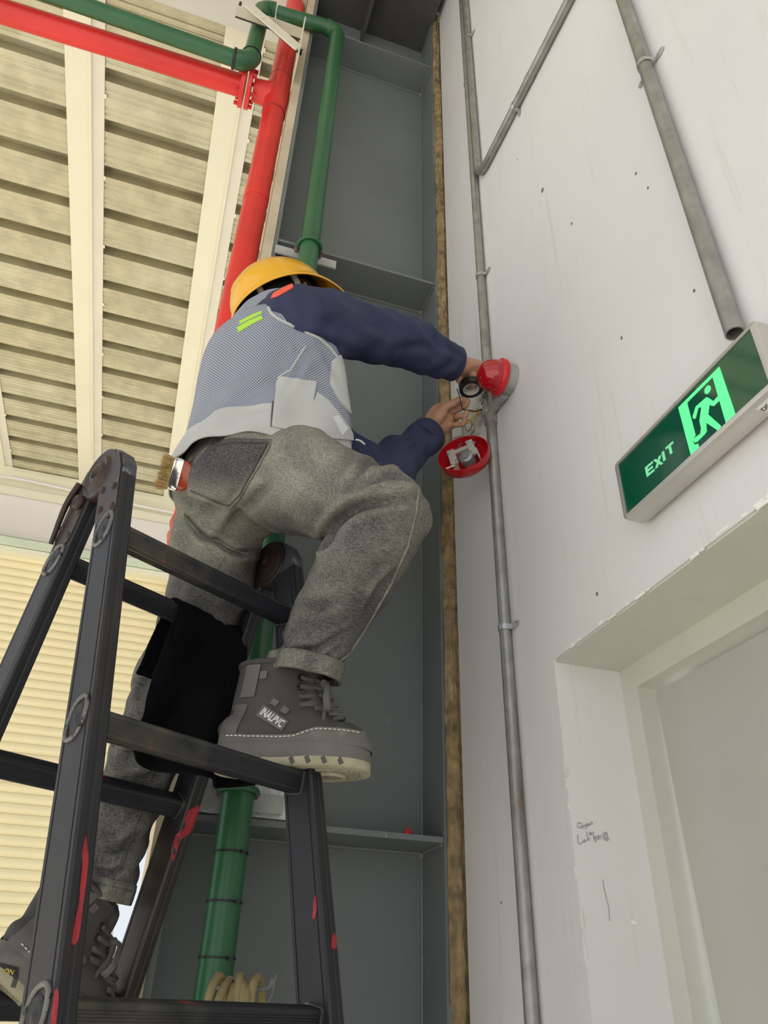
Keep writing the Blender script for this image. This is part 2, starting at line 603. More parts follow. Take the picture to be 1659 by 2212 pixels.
# purlins: hat sections running away from the camera
for x0, lb in ((-1.93, 'cream purlin under the roof sheets, third from the red riser pipe'), (-1.130, 'cream purlin under the roof sheets, second from the red riser pipe'), (-.330, 'cream purlin under the roof sheets right beside the red riser pipe')):
    p = thing('roof_purlin', lb, 'purlin', 'cream roof purlins')
    obj('flange_plate', [g_bb((x0, -2.9, ZR - .012), (x0 + .135, 6.52, ZR - .006))], M_cream, p)
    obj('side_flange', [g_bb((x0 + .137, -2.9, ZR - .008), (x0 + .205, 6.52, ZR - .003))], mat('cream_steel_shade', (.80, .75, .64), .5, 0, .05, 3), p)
    obj('lip', [g_bb((x0 + .128, -2.9, ZR - .024), (x0 + .137, 6.52, ZR - .004))], M_cream, p)
    for k in range(11):
        yy = 1.0 + k * .52
        obj('cleat', [g_bb((x0 + .205, yy, ZR - .008), (x0 + .215, yy + .025, ZR - .004))], M_cream, p)

# ------------------------------------------------------------------ far building: fascia, wall band, roller shutter
YF = 6.58
wf = tag(obj('wall_back', [g_bb((-6.5, YF, 4.83), (.26, YF + .2, 6.4))], M_farwhite), kind='structure', label='white wall band of the building across the yard')
fa = thing('fascia_beam', 'cream fascia channel at the far end of the canopy roof', 'fascia')
obj('channel', [g_bb((-4, YF - .10, 5.44), (.3, YF - .01, 5.475)), g_bb((-4, YF - .07, 5.475), (.3, YF - .055, 5.70)), g_bb((-4, YF - .10, 5.655), (.3, YF - .01, 5.69))], M_cream, fa)
tag(obj('surface_cable', [g_tube([on_y(u, v, YF - .14) for u, v in ((-60, 1035), (0, 1030), (20, 1031), (70, 1040), (150, 1058), (300, 1092), (400, 1112))], .014, 8, 4)], M_farwhite), 'white cable slung along the far fascia below the purlins', 'cable')
hood = thing('shutter_hood', 'pale green hood above the roller shutter across the yard', 'shutter hood')
obj('hood_panel', [g_bb((-6.4, YF - .14, 4.86), (.26, YF - .003, 4.93))], M_greenish, hood)
obj('hood_panel', [g_bb((-6.4, YF - .11, 4.803), (.26, YF - .003, 4.853))], M_cream, hood)
obj('hood_lip', [g_bb((-6.4, YF - .10, 4.945), (.26, YF - .003, 4.96))], mat('hood_line', (.45, .42, .36), .6), hood)
shut = thing('roller_shutter', 'cream slatted roller shutter closed across the yard', 'roller shutter')
def slat_mesh():
    prof = [(0, 0), (.0, .006), (-.010, .016), (-.016, .032), (-.016, .046), (-.010, .062), (-.002, .070), (0, .0735)]
    V, F = [], []
    for (yy, zz) in prof:
        V += [(-6.3, yy, zz), (-.095, yy, zz)]
    for i in range(len(prof) - 1):
        F.append((2 * i, 2 * i + 1, 2 * i + 3, 2 * i + 2))
    return new_mesh('slat', V, F)
sm = slat_mesh(); sm.materials.append(M_slat)
z = .05
while z < 4.80:
    s = bpy.data.objects.new('slat', sm); COL.objects.link(s); s.parent = shut; s.location = (0, YF, z); z += .075
obj('backing', [g_bb((-6.3, YF + .01, 0), (-.095, YF + .03, 4.85))], mat('shutter_gap', (.25, .2, .14), .8), shut)
obj('bottom_bar', [g_bb((-6.3, YF - .03, 0.003), (-.095, YF + .01, .05))], M_cream, shut)
obj('guide_rail', [g_bb((-.095, YF - .06, 0), (-.045, YF + .03, 4.80)), g_bb((-.035, YF - .04, 0), (.02, YF + .03, 4.80))], mat('olive_trim', (.62, .62, .36), .5), shut)
# beyond the shutter: low boundary wall and a parked white cabinet
fb = thing('boundary_wall', 'low brown boundary wall far beyond the yard', 'wall')
obj('wall_panel', [g_bb((-3, 14.0, 0), (3, 14.2, 2.12))], mat('brown_wall', (.52, .42, .33), .8, 0, .2, 2), fb)
obj('coping', [g_bb((-3, 13.95, 2.12), (3, 14.25, 2.17))], mat('brown_wall', (.5, .4, .3)), fb)
cb = thing('utility_cabinet', 'small white cabinet standing before the brown boundary wall', 'cabinet')
obj('body', [g_bb((-.05, 13.2, 0), (.9, 13.7, 1.98))], M_farwhite, cb)
obj('lid', [g_bb((0, 13.18, 1.98), (.92, 13.72, 2.03))], M_farwhite, cb)
obj('door_panel', [g_bb((.08, 13.19, .1), (.84, 13.2, 1.9))], M_farwhite, cb)

# ================================================================== pipework
M_red = mat('red_pipe_paint', (.74, .035, .032), .32, 0, .10, 5, .05, 30, layers=[((.80, .25, .2), 60, .76, .02, None), ((.35, .02, .02), 5, .70, .1, None)])
M_green = mat('green_pipe_paint', (.030, .125, .055), .30, 0, .12, 5, .05, 30, layers=[((.14, .27, .17), 70, .76, .02, None)])
M_bolt = mat('red_bolt', (.55, .03, .03), .4, 0, .2, 30)
M_tie = mat('black_tie', (.012, .02, .015), .45)

RX, RY, RR = -.008, 1.715, .0445
red = thing('red_fire_pipe', 'glossy red fire pipe riser with a bolted branch under the roof', 'pipe')
obj('riser', [g_cyl((RX, RY, 2.50), (RX, RY, 5.497), RR, n=32)], M_red, red, 40)
TZ = 4.665
obj('tee', [g_lathe((RX, RY, TZ - .13), (0, 0, 1), [(0, RR), (0, RR + .003), (.05, RR + .004), (.13, RR + .006), (.21, RR + .004), (.26, RR + .003), (.26, RR)], 32),
            g_lathe((RX, RY, TZ), (-1, 0, 0), [(0, RR), (.03, RR + .016), (.05, RR + .006), (.085, RR + .002), (.10, RR)], 32)], M_red, red, 50)
obj('coupling', [g_lathe((RX, RY, 3.93), (0, 0, 1), [(0, RR), (0, RR + .0015), (.06, RR + .0015), (.06, RR)], 32)], M_red, red, 40)
for zw in (TZ - .137, TZ + .13):
    obj('weld_ring', [g_lathe((RX, RY, zw), (0, 0, 1), [(0, RR), (.003, RR + .004), (.007, RR)], 32)], mat('weld_dark', (.28, .02, .02), .6), red)
fx = RX - .115
for k, dx in enumerate((0, -.026)):
    fo = obj('flange', [g_lathe((fx + dx - .010, RY, TZ), (1, 0, 0), [(0, RR), (0, .083), (.017, .083), (.017, RR)], 36)], M_red, red, 40)
    for i in range(6):
        t = i * math.pi / 3 + .3
        yy, zz = RY + .068 * math.cos(t), TZ + .068 * math.sin(t)
        sx = fx + (.007 if k == 0 else -.036)
        obj('bolt', [g_cyl((sx, yy, zz), (sx + (.016 if k == 0 else -.016), yy, zz), .0095, n=6)], M_bolt, fo)
obj('branch', [g_cyl((fx - .03, RY, TZ - .0), (-3.0, RY, TZ - .10), RR + .001, n=32)], M_red, red, 40)
obj('end_flange', [g_lathe((RX, RY, 2.475), (0, 0, 1), [(0, .01), (0, .046), (.02, .0505), (.035, .0455), (.06, .0505), (.085, RR)], 24)], mat('rusty_red', (.55, .12, .06), .6, 0, .3, 25), red, 40)

GX, GY, GR = .192, 1.585, .0325
gp = thing('green_water_pipe', 'dark green painted water pipe that climbs the front of the grey column', 'pipe')
def elbow(p, d1, d2, R=.055, r=GR + .002, n=8):
    d1 = nrm(d1); d2 = nrm(d2); p = np.asarray(p, float); pts = []
    for i in range(n + 1):
        t = i / n * math.pi / 2
        pts.append(p - d1 * R * (1 - math.sin(t)) + d2 * R * (1 - math.cos(t)))
    return g_tube(pts, r, 20)
ZT = 5.115
GXB, GYB = -.138, 1.605       # the drop beside the red riser
obj('riser', [g_cyl((GX, GY, 0), (GX, GY, ZT - .05), GR, n=28)], M_green, gp, 40)
obj('elbow', [elbow((GX, GY, ZT), (0, 0, 1), (-1, 0, .02))], M_green, gp, 60)
obj('crossover', [g_cyl((GX - .05, GY, ZT), (GXB + .06, GYB, ZT + .015), GR - .002, n=28)], M_green, gp, 40)
obj('elbow', [elbow((GXB, GYB, ZT + .015), (-1, 0, 0), (0, 0, -1), .05, GR + .006)], M_green, gp, 60)
obj('drop', [g_cyl((GXB, GYB, ZT - .02), (GXB, GYB, 4.70), GR, n=28)], M_green, gp, 40)
obj('sleeve', [g_lathe((GXB, GYB, ZT - .10), (0, 0, 1), [(0, GR), (0, GR + .007), (.08, GR + .007), (.08, GR)], 28)], M_green, gp, 40)
obj('elbow', [elbow((GXB, GYB, 4.640), (0, 0, -1), (-1, 0, -.02), .055, GR + .006)], M_green, gp, 60)
obj('branch', [g_cyl((GXB - .045, GYB, 4.640), (-3.0, GYB + .0, 4.70), GR, n=28)], M_green, gp, 40)
for q in ((GXB - .056, GYB, 4.640), ):
    obj('joint_ring', [g_lathe(q, (-1, 0, 0), [(0, GR), (0, GR + .008), (.010, GR + .008), (.010, GR)], 24)], M_tie, gp)
obj('joint_ring', [g_lathe((GXB, GYB, 4.697), (0, 0, 1), [(0, GR), (0, GR + .008), (.008, GR + .008), (.008, GR)], 24)], M_tie, gp)
for zz in (1.745, 1.66, 1.57):
    obj('cable_tie', [g_lathe((GX, GY, zz), (0, 0, 1), [(0, GR), (0, GR + .0018), (.004, GR + .0018), (.004, GR)], 28), g_box((GX + .02, GY - GR - .001, zz + .001), (.004, .003, .003))], M_tie, gp)
for zz, wid in ((1.862, 1), (3.60, 1)):
    cl = thing('pipe_clamp', 'U-bolt clamp and flat bar holding the green pipe %s' % ('just above the lower stiffener plate' if zz < 2 else 'just below the middle stiffener plate'), 'pipe clamp')
    ring = [(GX + (GR + .005) * math.sin(t), GY - (GR + .005) * math.cos(t), zz) for t in np.linspace(-1.75, 1.75, 18)]
    obj('u_bolt', [g_tube(ring, .006, 10)], M_green, cl, 60)
    obj('flat_bar', [g_bb((XL - .006, YC - .013, zz - .03), (GX + .10, YC - .007, zz + .008))], mat('clamp_bar_paint', (.42, .43, .42), .5, 0, .15, 20), cl)
    for sx in (-1, 1):
        obj('nut', [g_cyl((GX + sx * (GR + .007), YC - .013, zz), (GX + sx * (GR + .007), YC - .04, zz), .007, n=6)], mat('rusty_nut', (.22, .15, .12), .7, .3, .3, 60), cl)
    if zz < 2:
        obj('tag_label', [g_bb((GX + .008, GY - GR - .0015, zz + .006), (GX + .024, GY - GR + .006, zz + .03))], mat('peach_tag', (.62, .38, .26), .7), cl)
# triangular bracket that carries the pipes
br = thing('pipe_bracket', 'cream angle-iron bracket under the crossing green and red pipes', 'bracket')
M_brk = mat('bracket_paint', (.74, .72, .60), .55, 0, .08, 10, layers=[((.2, .18, .14), 20, .68, .05, None)])
zb = 4.885
obj('arm', [g_bb((-.235, 1.545, zb - .004), (XL - .046, 1.560, zb + .030)), g_bb((-.235, 1.52, zb - .004), (XL - .046, 1.545, zb + .0))], [M_brk], br)
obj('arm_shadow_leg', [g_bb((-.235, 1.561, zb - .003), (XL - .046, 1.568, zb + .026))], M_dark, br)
a0 = np.array((-.19, 1.512, zb + .012)); a1 = np.array((XL - .05, 1.512, zb - .19)); ax = nrm(a1 - a0); ay = np.array((0, 1, 0)); az = np.cross(ax, ay)
obj('brace', [g_box((a0 + a1) / 2, (np.linalg.norm(a1 - a0) / 2, .004, .022), [ax, ay, az])], M_brk, br)
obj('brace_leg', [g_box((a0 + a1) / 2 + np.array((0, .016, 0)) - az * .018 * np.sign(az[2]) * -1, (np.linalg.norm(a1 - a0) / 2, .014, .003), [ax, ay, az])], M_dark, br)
obj('wall_plate', [g_bb((XL - .052, 1.50, zb - .24), (XL - .0465, 1.66, zb + .06))], M_brk, br)
obj('rod', [g_cyl((-.228, 1.552, zb + .028), (-.228, 1.552, zb + .10), .006, n=8)], M_dark, br)

# ================================================================== conduits on the white wall
M_cond = mat('galvanised_conduit', (.36, .355, .34), .42, .65, .18, 25, .25, 60, layers=[((.20, .16, .12), 14, .62, .15, (1, 1, .2)), ((.6, .6, .58), 50, .72, .04, None)])
M_strap = mat('zinc_strap', (.52, .53, .53), .35, .8, .15, 30)
def saddle(p, d, parent, r=.0125, side=-1, both=False):
    """two-eared saddle clip: p on conduit axis, d conduit direction, wall normal is -x"""
    p = np.asarray(p, float); d = nrm(d); lat = np.cross(d, (1, 0, 0)); pts = []
    n = np.array((-1.0, 0, 0))
    R = r + .0015
    for t in np.linspace(-math.pi / 2, math.pi / 2, 12):
        pts.append(p + n * R * math.cos(t) + lat * R * math.sin(t))
    wallp = lambda s: p - n * (XW - p[0] - .0015) + lat * s
    pts = [wallp(-R - .002)] + pts + [wallp(R + .002)]
    q = []
    for a in pts:
        q.append(a)
    rings = [np.array([a - d * .006 - n * 0.001, a + d * .006 - n * 0.001, a + d * .006 + n * .0008, a - d * .006 + n * .0008]) for a in q]
    g = [g_loft(rings)]
    for s in (-1, 1):
        c = wallp(s * (R + .013))
        poly = [( .012 * math.cos(t) * 1.1, .007 * math.sin(t)) for t in np.linspace(0, 2 * math.pi, 14, endpoint=False)]
        g.append(g_prism(poly, c + n * .0005, lat, d, n, .0022))
        g.append(g_prism([(.003 * math.cos(t), .003 * math.sin(t)) for t in np.linspace(0, 6.28, 8, endpoint=False)], c + n * .0027, lat, d, n, .0022))
    s = obj('saddle_clip', g, M_strap, parent, 40)
    return s
XC = XW - .0145
c1 = thing('conduit', 'long straight grey steel conduit running the full wall height past the strobe', 'conduit')
YL = 1.316
obj('pipe', [g_cyl((XC, YL, .02), (XC, YL, 5.8), .0125, n=20)], M_cond, c1, 40)
for zz in (2.185, 3.33, 4.45): saddle((XC, YL, zz), (0, 0, 1), c1)
obj('fitting', [g_lathe((XC, YL, 2.755), (0, 0, 1), [(0, .0125), (0, .0155), (.02, .017), (.075, .017), (.10, .0155), (.10, .0125)], 20)], M_cond, c1, 40)
c2 = thing('bent_conduit', 'galvanised conduit that bends sharply upward above the alarm', 'conduit')
yb, zbn = 1.285, 3.865
e = on_x(1110, 235, XC); e2 = on_x(1228, 2, XC)
dd = nrm(e2 - e)
cor = on_x(1036, 385, XC); YB = 1.284
cor = np.array((XC, YB, (e + dd * ((YB - e[1]) / dd[1]))[2]))
pth = [(XC, YB, 5.8), (XC, YB, 4.8), (XC, YB, cor[2] + .09)]
for t in np.linspace(.12, .88, 7):
    q0 = cor + np.array((0, 0, .07)); q2 = cor + dd * .07
    pth.append(tuple(q0 * (1 - t) ** 2 + cor * 2 * t * (1 - t) + q2 * t * t))
pth.append(tuple(cor + dd * .10))
pth += [tuple(e), tuple(e2 + dd * .11)]
obj('pipe', [g_tube(pth, .0125, 16)], M_cond, c2, 60)
saddle(e + dd * .01, dd, c2)
saddle((XC, YB, 4.75), (0, 0, 1), c2)
obj('collar', [g_lathe(e + dd * .09, dd, [(0, .0125), (0, .0138), (.02, .0138), (.02, .0125)], 18)], M_cond, c2)
c3 = thing('open_conduit', 'dull steel conduit with an open lower end just above the exit sign', 'conduit')
cy, cz = .552, on_x(1596, 715, XC)[2]
V, F = g_loft([circ((XC - .002, cy, 5.8), (1, 0, 0), (0, 1, 0), .0135, n=22), circ((XC - .002, cy, cz), (1, 0, 0), (0, 1, 0), .0135, n=22), circ((XC - .002, cy, cz), (1, 0, 0), (0, 1, 0), .0115, n=22), circ((XC - .002, cy, cz + .12), (1, 0, 0), (0, 1, 0), .0115, n=22)], False)
obj('pipe', [(V, F)], M_cond, c3, 40)
saddle((XC - .002, cy, on_x(1390, 150, XC)[2]), (0, 0, 1), c3, .0135)

# ================================================================== folding ladder
M_lad = mat('black_ladder_paint', (.016, .016, .020), .46, .12, .3, 4, .12, 40, layers=[((.070, .046, .037), 2.2, .57, .22, (1, 1, .5)), ((.30, .29, .28), 90, .745, .02, None), ((.42, .02, .03), 26, .745, .02, None)])
M_rung = mat('ribbed_rung_paint', (.022, .023, .030), .40, .2, .3, 6, .1, 60, layers=[((.45, .02, .04), 20, .665, .03, None), ((.36, .36, .36), 110, .72, .02, None), ((.13, .12, .08), 3, .60, .15, None)])
M_hinge = mat('worn_hinge', (.055, .036, .030), .42, .45, .35, 14, .3, 50, layers=[((.16, .09, .06), 12, .62, .1, None)])
M_ringm = mat('worn_swage', (.17, .165, .155), .4, .6, .25, 40, .2, 90, layers=[((.03, .03, .03), 50, .56, .06, None), ((.45, .03, .05), 18, .68, .02, None)])
M_rpaint = mat('red_paint_splash', (.36, .018, .03), .45, 0, .2, 30, .3, 60)
M_rubber = mat('ladder_rubber', (.03, .03, .03), .8)

LH = np.array([-0.1685, 1.1348, 0.7527 + CAM_H])
phi, LWD, aA, aB, r1A, oA, oB, LW, LT, r1B = 0.5545, 0.4154, 0.2252, 0.2898, 0.1512, 0.0393, -0.0329, 0.0644, 0.0276, 0.1578
SPC = .322
la = np.array([math.cos(phi), math.sin(phi), 0]); ln = np.array([math.sin(phi), -math.cos(phi), 0]); ld = np.array([0, 0, -1.0])
dA = ld * math.cos(aA) + ln * math.sin(aA); eA = ln * math.cos(aA) - ld * math.sin(aA)
dB = ld * math.cos(aB) - ln * math.sin(aB); eB = ln * math.cos(aB) + ld * math.sin(aB)
ladder = thing('folding_ladder', 'black paint-spattered folding step ladder that the worker straddles', 'ladder')

def rail_profile():
    h, t = LW / 2, LT
    r = .003
    pr = [(-h + r, 0), (-h + .008, 0), (-h + .0085, .0012), (-h + .0105, .0012), (-h + .011, 0), (h - .011, 0), (h - .0105, .0012), (h - .0085, .0012), (h - .008, 0), (h - r, 0), (h, r)]
    pr += [(h, t / 2 - .003), (h - .0008, t / 2 - .002), (h - .0008, t / 2 + .002), (h, t / 2 + .003)]
    pr += [(h, t - r), (h - r, t), (h - .008, t), (h - .0085, t - .0012), (h - .0105, t - .0012), (h - .011, t), (-h + .011, t), (-h + .0105, t - .0012), (-h + .0085, t - .0012), (-h + .008, t), (-h + r, t), (-h, t - r), (-h, r)]
    return pr
RAILS = {}
def add_half(tagn, d, e, o, r1):
    top = .045
    L = (LH[2] - .03) / -d[2]
    for side in (0, 1):
        base = LH + e * o + la * (0 if side == 0 else LWD - LT)
        rl = obj('rail', [g_prism(rail_profile(), base + d * top, e, la, d, L - top)], M_lad, ladder)
        RAILS[tagn + str(side)] = rl
        fo = base + d * (L - .01) + la * LT / 2
        obj('rubber_foot', [g_box(fo + np.array((0, 0, .0)), (LW / 2 + .006, LT / 2 + .006, .02), [nrm(e * (1, 1, 0)), la, (0, 0, 1)])], M_rubber, rl)
        k = 0
        while r1 + k * SPC < L - .1:
            c = base + d * (r1 + k * SPC) + (la * -.0005 if side == 0 else la * (LT + .0005))
            out = -la if side == 0 else la
            pts = []
            for t in np.linspace(0, 2 * math.pi, 28):
                x = np.sign(math.cos(t)) * abs(math.cos(t)) ** .8 * .020; y = np.sign(math.sin(t)) * abs(math.sin(t)) ** .9 * .026
                pts.append(c + e * (x + y * .30) + d * (-y))
            obj('rung_swage', [g_tube(pts, .0036, 8)], M_ringm, rl, 60)
            dome = [circ(c, e, d, .016, .020, 20), circ(c + out * .002, e, d, .013, .016, 20), circ(c + out * .0005, e, d, .008, .010, 20), circ(c + out * .0035, e, d, .003, .004, 20)]
            obj('rung_end', [g_loft(dome)], M_lad, rl, 60)
            k += 1
    # rungs
    prof = []
    hw, hh, rr = .0165, .0175, .006
    corners = [(1, 1), (-1, 1), (-1, -1), (1, -1)]
    for ci, (sx, sy) in enumerate(corners):
        cx, cy = sx * (hw - rr), sy * (hh - rr)
        for t in np.linspace(0, math.pi / 2, 5):
            ang = ci * math.pi / 2 + t
            prof.append((cx + rr * math.cos(ang), cy + rr * math.sin(ang)))
        nx, ny = corners[(ci + 1) % 4]; ex, ey = nx * (hw - rr), ny * (hh - rr)
        dirv = {0: (0, 1), 1: (-1, 0), 2: (0, -1), 3: (1, 0)}[ci]
        p0 = np.array((cx + rr * dirv[0], cy + rr * dirv[1])); p1 = np.array((ex + rr * dirv[0], ey + rr * dirv[1]))
        for s in range(1, 15):
            q = p0 + (p1 - p0) * s / 15
            q = q - np.array(dirv) * (.0009 if s % 2 == 0 else 0)
            prof.append(tuple(q))
    k = 0
    first = None
    tilt = e * 1.0
    while r1 + k * SPC < L - .1:
        if first is None:
            ez = nrm(np.cross(la, nrm(e * .93 + d * .37)))
            ex = np.cross(ez, la)
            first = obj('rung', [g_prism(prof, LH + e * o + la * (LT - .001) + d * r1, ex, ez, la, LWD - 2 * LT + .002)], M_rung, ladder)
            collar = obj('rung_collar', [g_prism([(p_[0] * 1.10, p_[1] * 1.10) for p_ in prof], LH + e * o + la * (LWD - LT - .004) + d * r1, ex, ez, la, .004)], M_ringm, first)
        else:
            c = first.copy(); COL.objects.link(c); c.parent = ladder; c.location = Vector(d * k * SPC)
            c2_ = collar.copy(); COL.objects.link(c2_); c2_.parent = c
        k += 1
add_half('A', dA, eA, oA, r1A)
add_half('B', dB, eB, oB, r1B)
# hinges
for side in (0, 1):
    out = -la if side == 0 else la
    c = LH + (la * 0 if side == 0 else la * LWD)
    body = []
    hg = obj('hinge', [g_lathe(c - out * .026, out, [(0, .004), (0, .047), (.006, .051), (.022, .051), (.028, .049), (.029, .043), (.0275, .040), (.029, .036), (.033, .031), (.031, .026), (.030, .022), (.0345, .017), (.0345, .013), (.030, .0105), (.026, .008), (.026, .0001)], 40)], M_hinge, ladder, 50)
    if side == 1:   # the face towards the inside shows on the far hinge
        obj('inner_disc', [g_lathe(c - out * .020, -out, [(0, .05), (.006, .051), (.010, .048), (.010, .042), (.0075, .038), (.011, .030), (.009, .024), (.0125, .017), (.0125, .012), (.007, .010), (.007, .0001)], 40)], M_hinge, hg, 50)
    for (d, e, o_) in ((dA, eA, oA), (dB, eB, oB)):
        sgn = 1 if o_ > 0 else -1
        lo = o_ - LW / 2 + .004; hi = o_ + LW / 2 - .004
        poly = [(lo * 1.0, .015), (lo, .12), (lo + .012, .135), (hi - .012, .135), (hi, .12), (hi, .03), (hi - .01, -.01), (0, -.046)]
        if sgn < 0:
            poly = [(lo, .03), (lo, .12), (lo + .012, .135), (hi - .012, .135), (hi, .12), (hi, .015), (0, -.046), (lo + .01, -.01)]
        strap = obj('hinge_strap', [g_prism(poly, c - out * .002, e, d, out, .004)], M_hinge, hg)
        for (pe, pd) in ((o_ - .018, .055), (o_ + .016, .07), (o_ - .018, .10), (o_ + .017, .115)):
            obj('rivet', [g_lathe(c + out * .001 + e * pe + d * pd, out, [(0, .0065), (.003, .006), (.0045, .003), (.0045, .0001)], 12)], M_hinge, strap, 60)
        tp = LH + e * o_ + (la * 0 if side == 0 else la * (LWD - LT))
    obj('lock_lever', [g_tube([c + out * .006 + eB * -.052 + dB * .015, c + out * .010 + eB * -.058 + dB * .06, c + out * .006 + eB * -.060 + dB * .13], [.006, .0055, .004], 8, 4)], M_hinge, hg, 60)
    obj('lock_spring', [g_lathe(c + out * .004 + eB * -.02 + dB * .055, out, [(0, .014), (.006, .014), (.010, .010), (.006, .006), (.006, .0001)], 18)], M_hinge, hg, 60)
# shaped tops of the rails, closing on to the hinge
for side in (0, 1):
    for nm, (d, e, o_) in (('A', (dA, eA, oA)), ('B', (dB, eB, oB))):
        base = LH + e * o_ + la * (0 if side == 0 else LWD - LT)
        h = LW / 2
        poly = [(-h + .002, .047), (h - .001, .047), (h - .001, .02), (h - .014, -.015), (h - .034, -.036), (-h + .006, .0)] if o_ > 0 else [(-h + .001, .047), (h - .002, .047), (h - .006, 0), (-h + .034, -.036), (-h + .014, -.015), (-h + .001, .02)]
        obj('rail_cap', [g_prism(poly, base + la * .001, e, d, la, LT - .002)], mat('blue_grey_cap', (.09, .10, .12), .35, .5, .3, 30, layers=[((.3, .31, .34), 24, .62, .08, None)]), ladder)
# paint splashes that can be told apart
bA0 = bvh_of(RAILS['A0'].data); bB1 = bvh_of(RAILS['B1'].data); bA1 = bvh_of(RAILS['A1'].data)
for bv, rl, poly in ((bA0, 'A0', [(184, 1805), (190, 1850), (186, 1900), (178, 1960), (172, 2010), (163, 2040), (155, 2038), (160, 2000), (170, 1950), (175, 1890), (178, 1840)]),
                     (bA0, 'A0', [(118, 2140), (126, 2140), (120, 2212), (110, 2212)]),
                     (bB1, 'B1', [(430, 1738), (426, 1775), (410, 1800), (390, 1815), (375, 1858), (370, 1850), (378, 1810), (398, 1785), (402, 1755)]),
                     (bA1, 'A1', [(683, 1932), (682, 1980), (676, 1980), (680, 1940)]), (bA1, 'A1', [(722, 2015), (727, 2030), (724, 2050), (715, 2045), (716, 2025)]),
                     (bB1, 'B1', [(505, 1472), (515, 1478), (512, 1492), (500, 1488)])):
    try:
        sm_ = [tuple(q_[:2]) for q_ in catmull([np.array((a_, b_, 0.0)) for a_, b_ in poly + poly[:1]], 3)[:-1]]
        sm_ = [(a_ + 1.6 * noise.noise(Vector((a_ * .2, b_ * .2, 0))), b_ + 2 * noise.noise(Vector((b_ * .2, a_ * .2, 5)))) for a_, b_ in sm_]
        obj('paint_splash', [patch(bv, sm_, 7, .0003, .0006)], M_rpaint, RAILS[rl])
    except Exception as ex_:
        print('splash', ex_)

# ------------------------------------------------------------------ black cloth thrown over a rung
M_blackcloth = mat('black_cloth', (.0045, .0045, .006), .95, 0, .3, 12, .4, 300, spec=.12)
Bc = LH + eB * oB + dB * r1B
nu, nv = 46, 70
V, F = [], []
for j in range(nv):
    v = j / (nv - 1)
    for i in range(nu):
        u = i / (nu - 1)
        along = .235 + u * .17
        if v < .3:          # tail on the far side, going up over the rung
            s = (.3 - v) / .3
            p = Bc + la * along - eB * .024 + np.array((0, 0, -.13 * s)) - eB * .05 * s
        elif v < .40:
            t = (v - .3) / .10 * math.pi
            p = Bc + la * along + (-eB * math.cos(t) + np.array((0, 0, 1.0)) * math.sin(t)) * .024
        else:
            s = (v - .40) / .60
            p = Bc + la * (along - .075 * s * (1 - u) + .03 * s * u) + eB * (.024 + .012 * s) + np.array((0, 0, -.29 * s * (1 - .25 * (u - .55) ** 2)))
            p = p + ln * (.030 * s * math.sin(u * 11 + 2.0 * s) + .02 * s * noise.noise(Vector((u * 4, s * 3, 1))) + .02 * s)
        p = p + ln * .004 * noise.noise(Vector((u * 14, v * 14, 4)))
        V.append(p)
for j in range(nv - 1):
    for i in range(nu - 1):
        F.append((j * nu + i, j * nu + i + 1, (j + 1) * nu + i + 1, (j + 1) * nu + i))
me = eval_mods(new_mesh('cloth', V, F), [('SOLIDIFY', dict(thickness=.004)), ('SUBSURF', dict(levels=1))])
cl_ = mesh_obj('black_cloth', me, M_blackcloth, None, 180)
tag(cl_, 'crumpled black cloth slung over a ladder rung between the legs of the worker', 'cloth')

# ================================================================== the worker
def denim():
    m = bpy.data.materials.new('grey_denim'); m.use_nodes = True; nt = m.node_tree; b = nt.nodes['Principled BSDF']
    co = nt.nodes.new('ShaderNodeTexCoord').outputs['Object']
    at = nt.nodes.new('ShaderNodeAttribute'); at.attribute_name = 'fade'
    w1 = _noise(nt, co, 620, 2, .55, (1, 1, .10)); w2 = _noise(nt, co, 620, 2, .55, (.12, .5, 1))
    th = _mix(nt, .5, w1, w2)
    thr = _ramp(nt, th, [(.38, 0.0), (.64, 1.0)])
    base = _mix(nt, thr, (.038, .037, .040), (.145, .141, .143))
    faded = _mix(nt, thr, (.225, .218, .176), (.45, .435, .355))
    big = _noise(nt, co, 9, 4)
    f2 = nt.nodes.new('ShaderNodeMath'); f2.operation = 'MULTIPLY_ADD'
    nt.links.new(big, f2.inputs[0]); f2.inputs[1].default_value = .55
    ad = nt.nodes.new('ShaderNodeMath'); ad.operation = 'SUBTRACT'; nt.links.new(at.outputs['Fac'], ad.inputs[0]); ad.inputs[1].default_value = .22
    nt.links.new(ad.outputs[0], f2.inputs[2])
    f2.use_clamp = True
    c = _mix(nt, f2.outputs[0], base, faded)
    st = _ramp(nt, _noise(nt, co, 14, 4, .6), [(.66, 0.0), (.78, .55)])
    c = _mix(nt, st, c, (.06, .052, .045))
    nt.links.new(c, b.inputs['Base Color']); b.inputs['Roughness'].default_value = .85; b.inputs['Specular IOR Level'].default_value = .2
    bn = nt.nodes.new('ShaderNodeBump'); bn.inputs['Strength'].default_value = .35; bn.inputs['Distance'].default_value = .0012
    nt.links.new(th, bn.inputs['Height']); nt.links.new(bn.outputs[0], b.inputs['Normal'])
    return m
M_denim = denim()
M_stitch = mat('denim_seam', (.085, .083, .08), .8)
M_stitchl = mat('denim_seam_worn', (.23, .22, .195), .8, 0, .3, 60)
M_navy = mat('navy_cotton', (.026, .032, .085), .75, 0, .14, 8, .25, 500, layers=[((.045, .05, .11), 5, .55, .2, None)])
M_skin = mat('skin', (.50, .27, .175), .5, 0, .10, 25, .15, 200, layers=[((.36, .15, .10), 14, .62, .15, None)])
M_vestplain = mat('vest_grey_cloth', (.52, .53, .52), .7, 0, .07, 8, .2, 300)
M_lime = mat('lime_reflective', (.45, .78, .06), .4, 0, .05, 10)
M_silver = mat('reflective_grey', (.42, .44, .44), .35, .2, .08, 10)
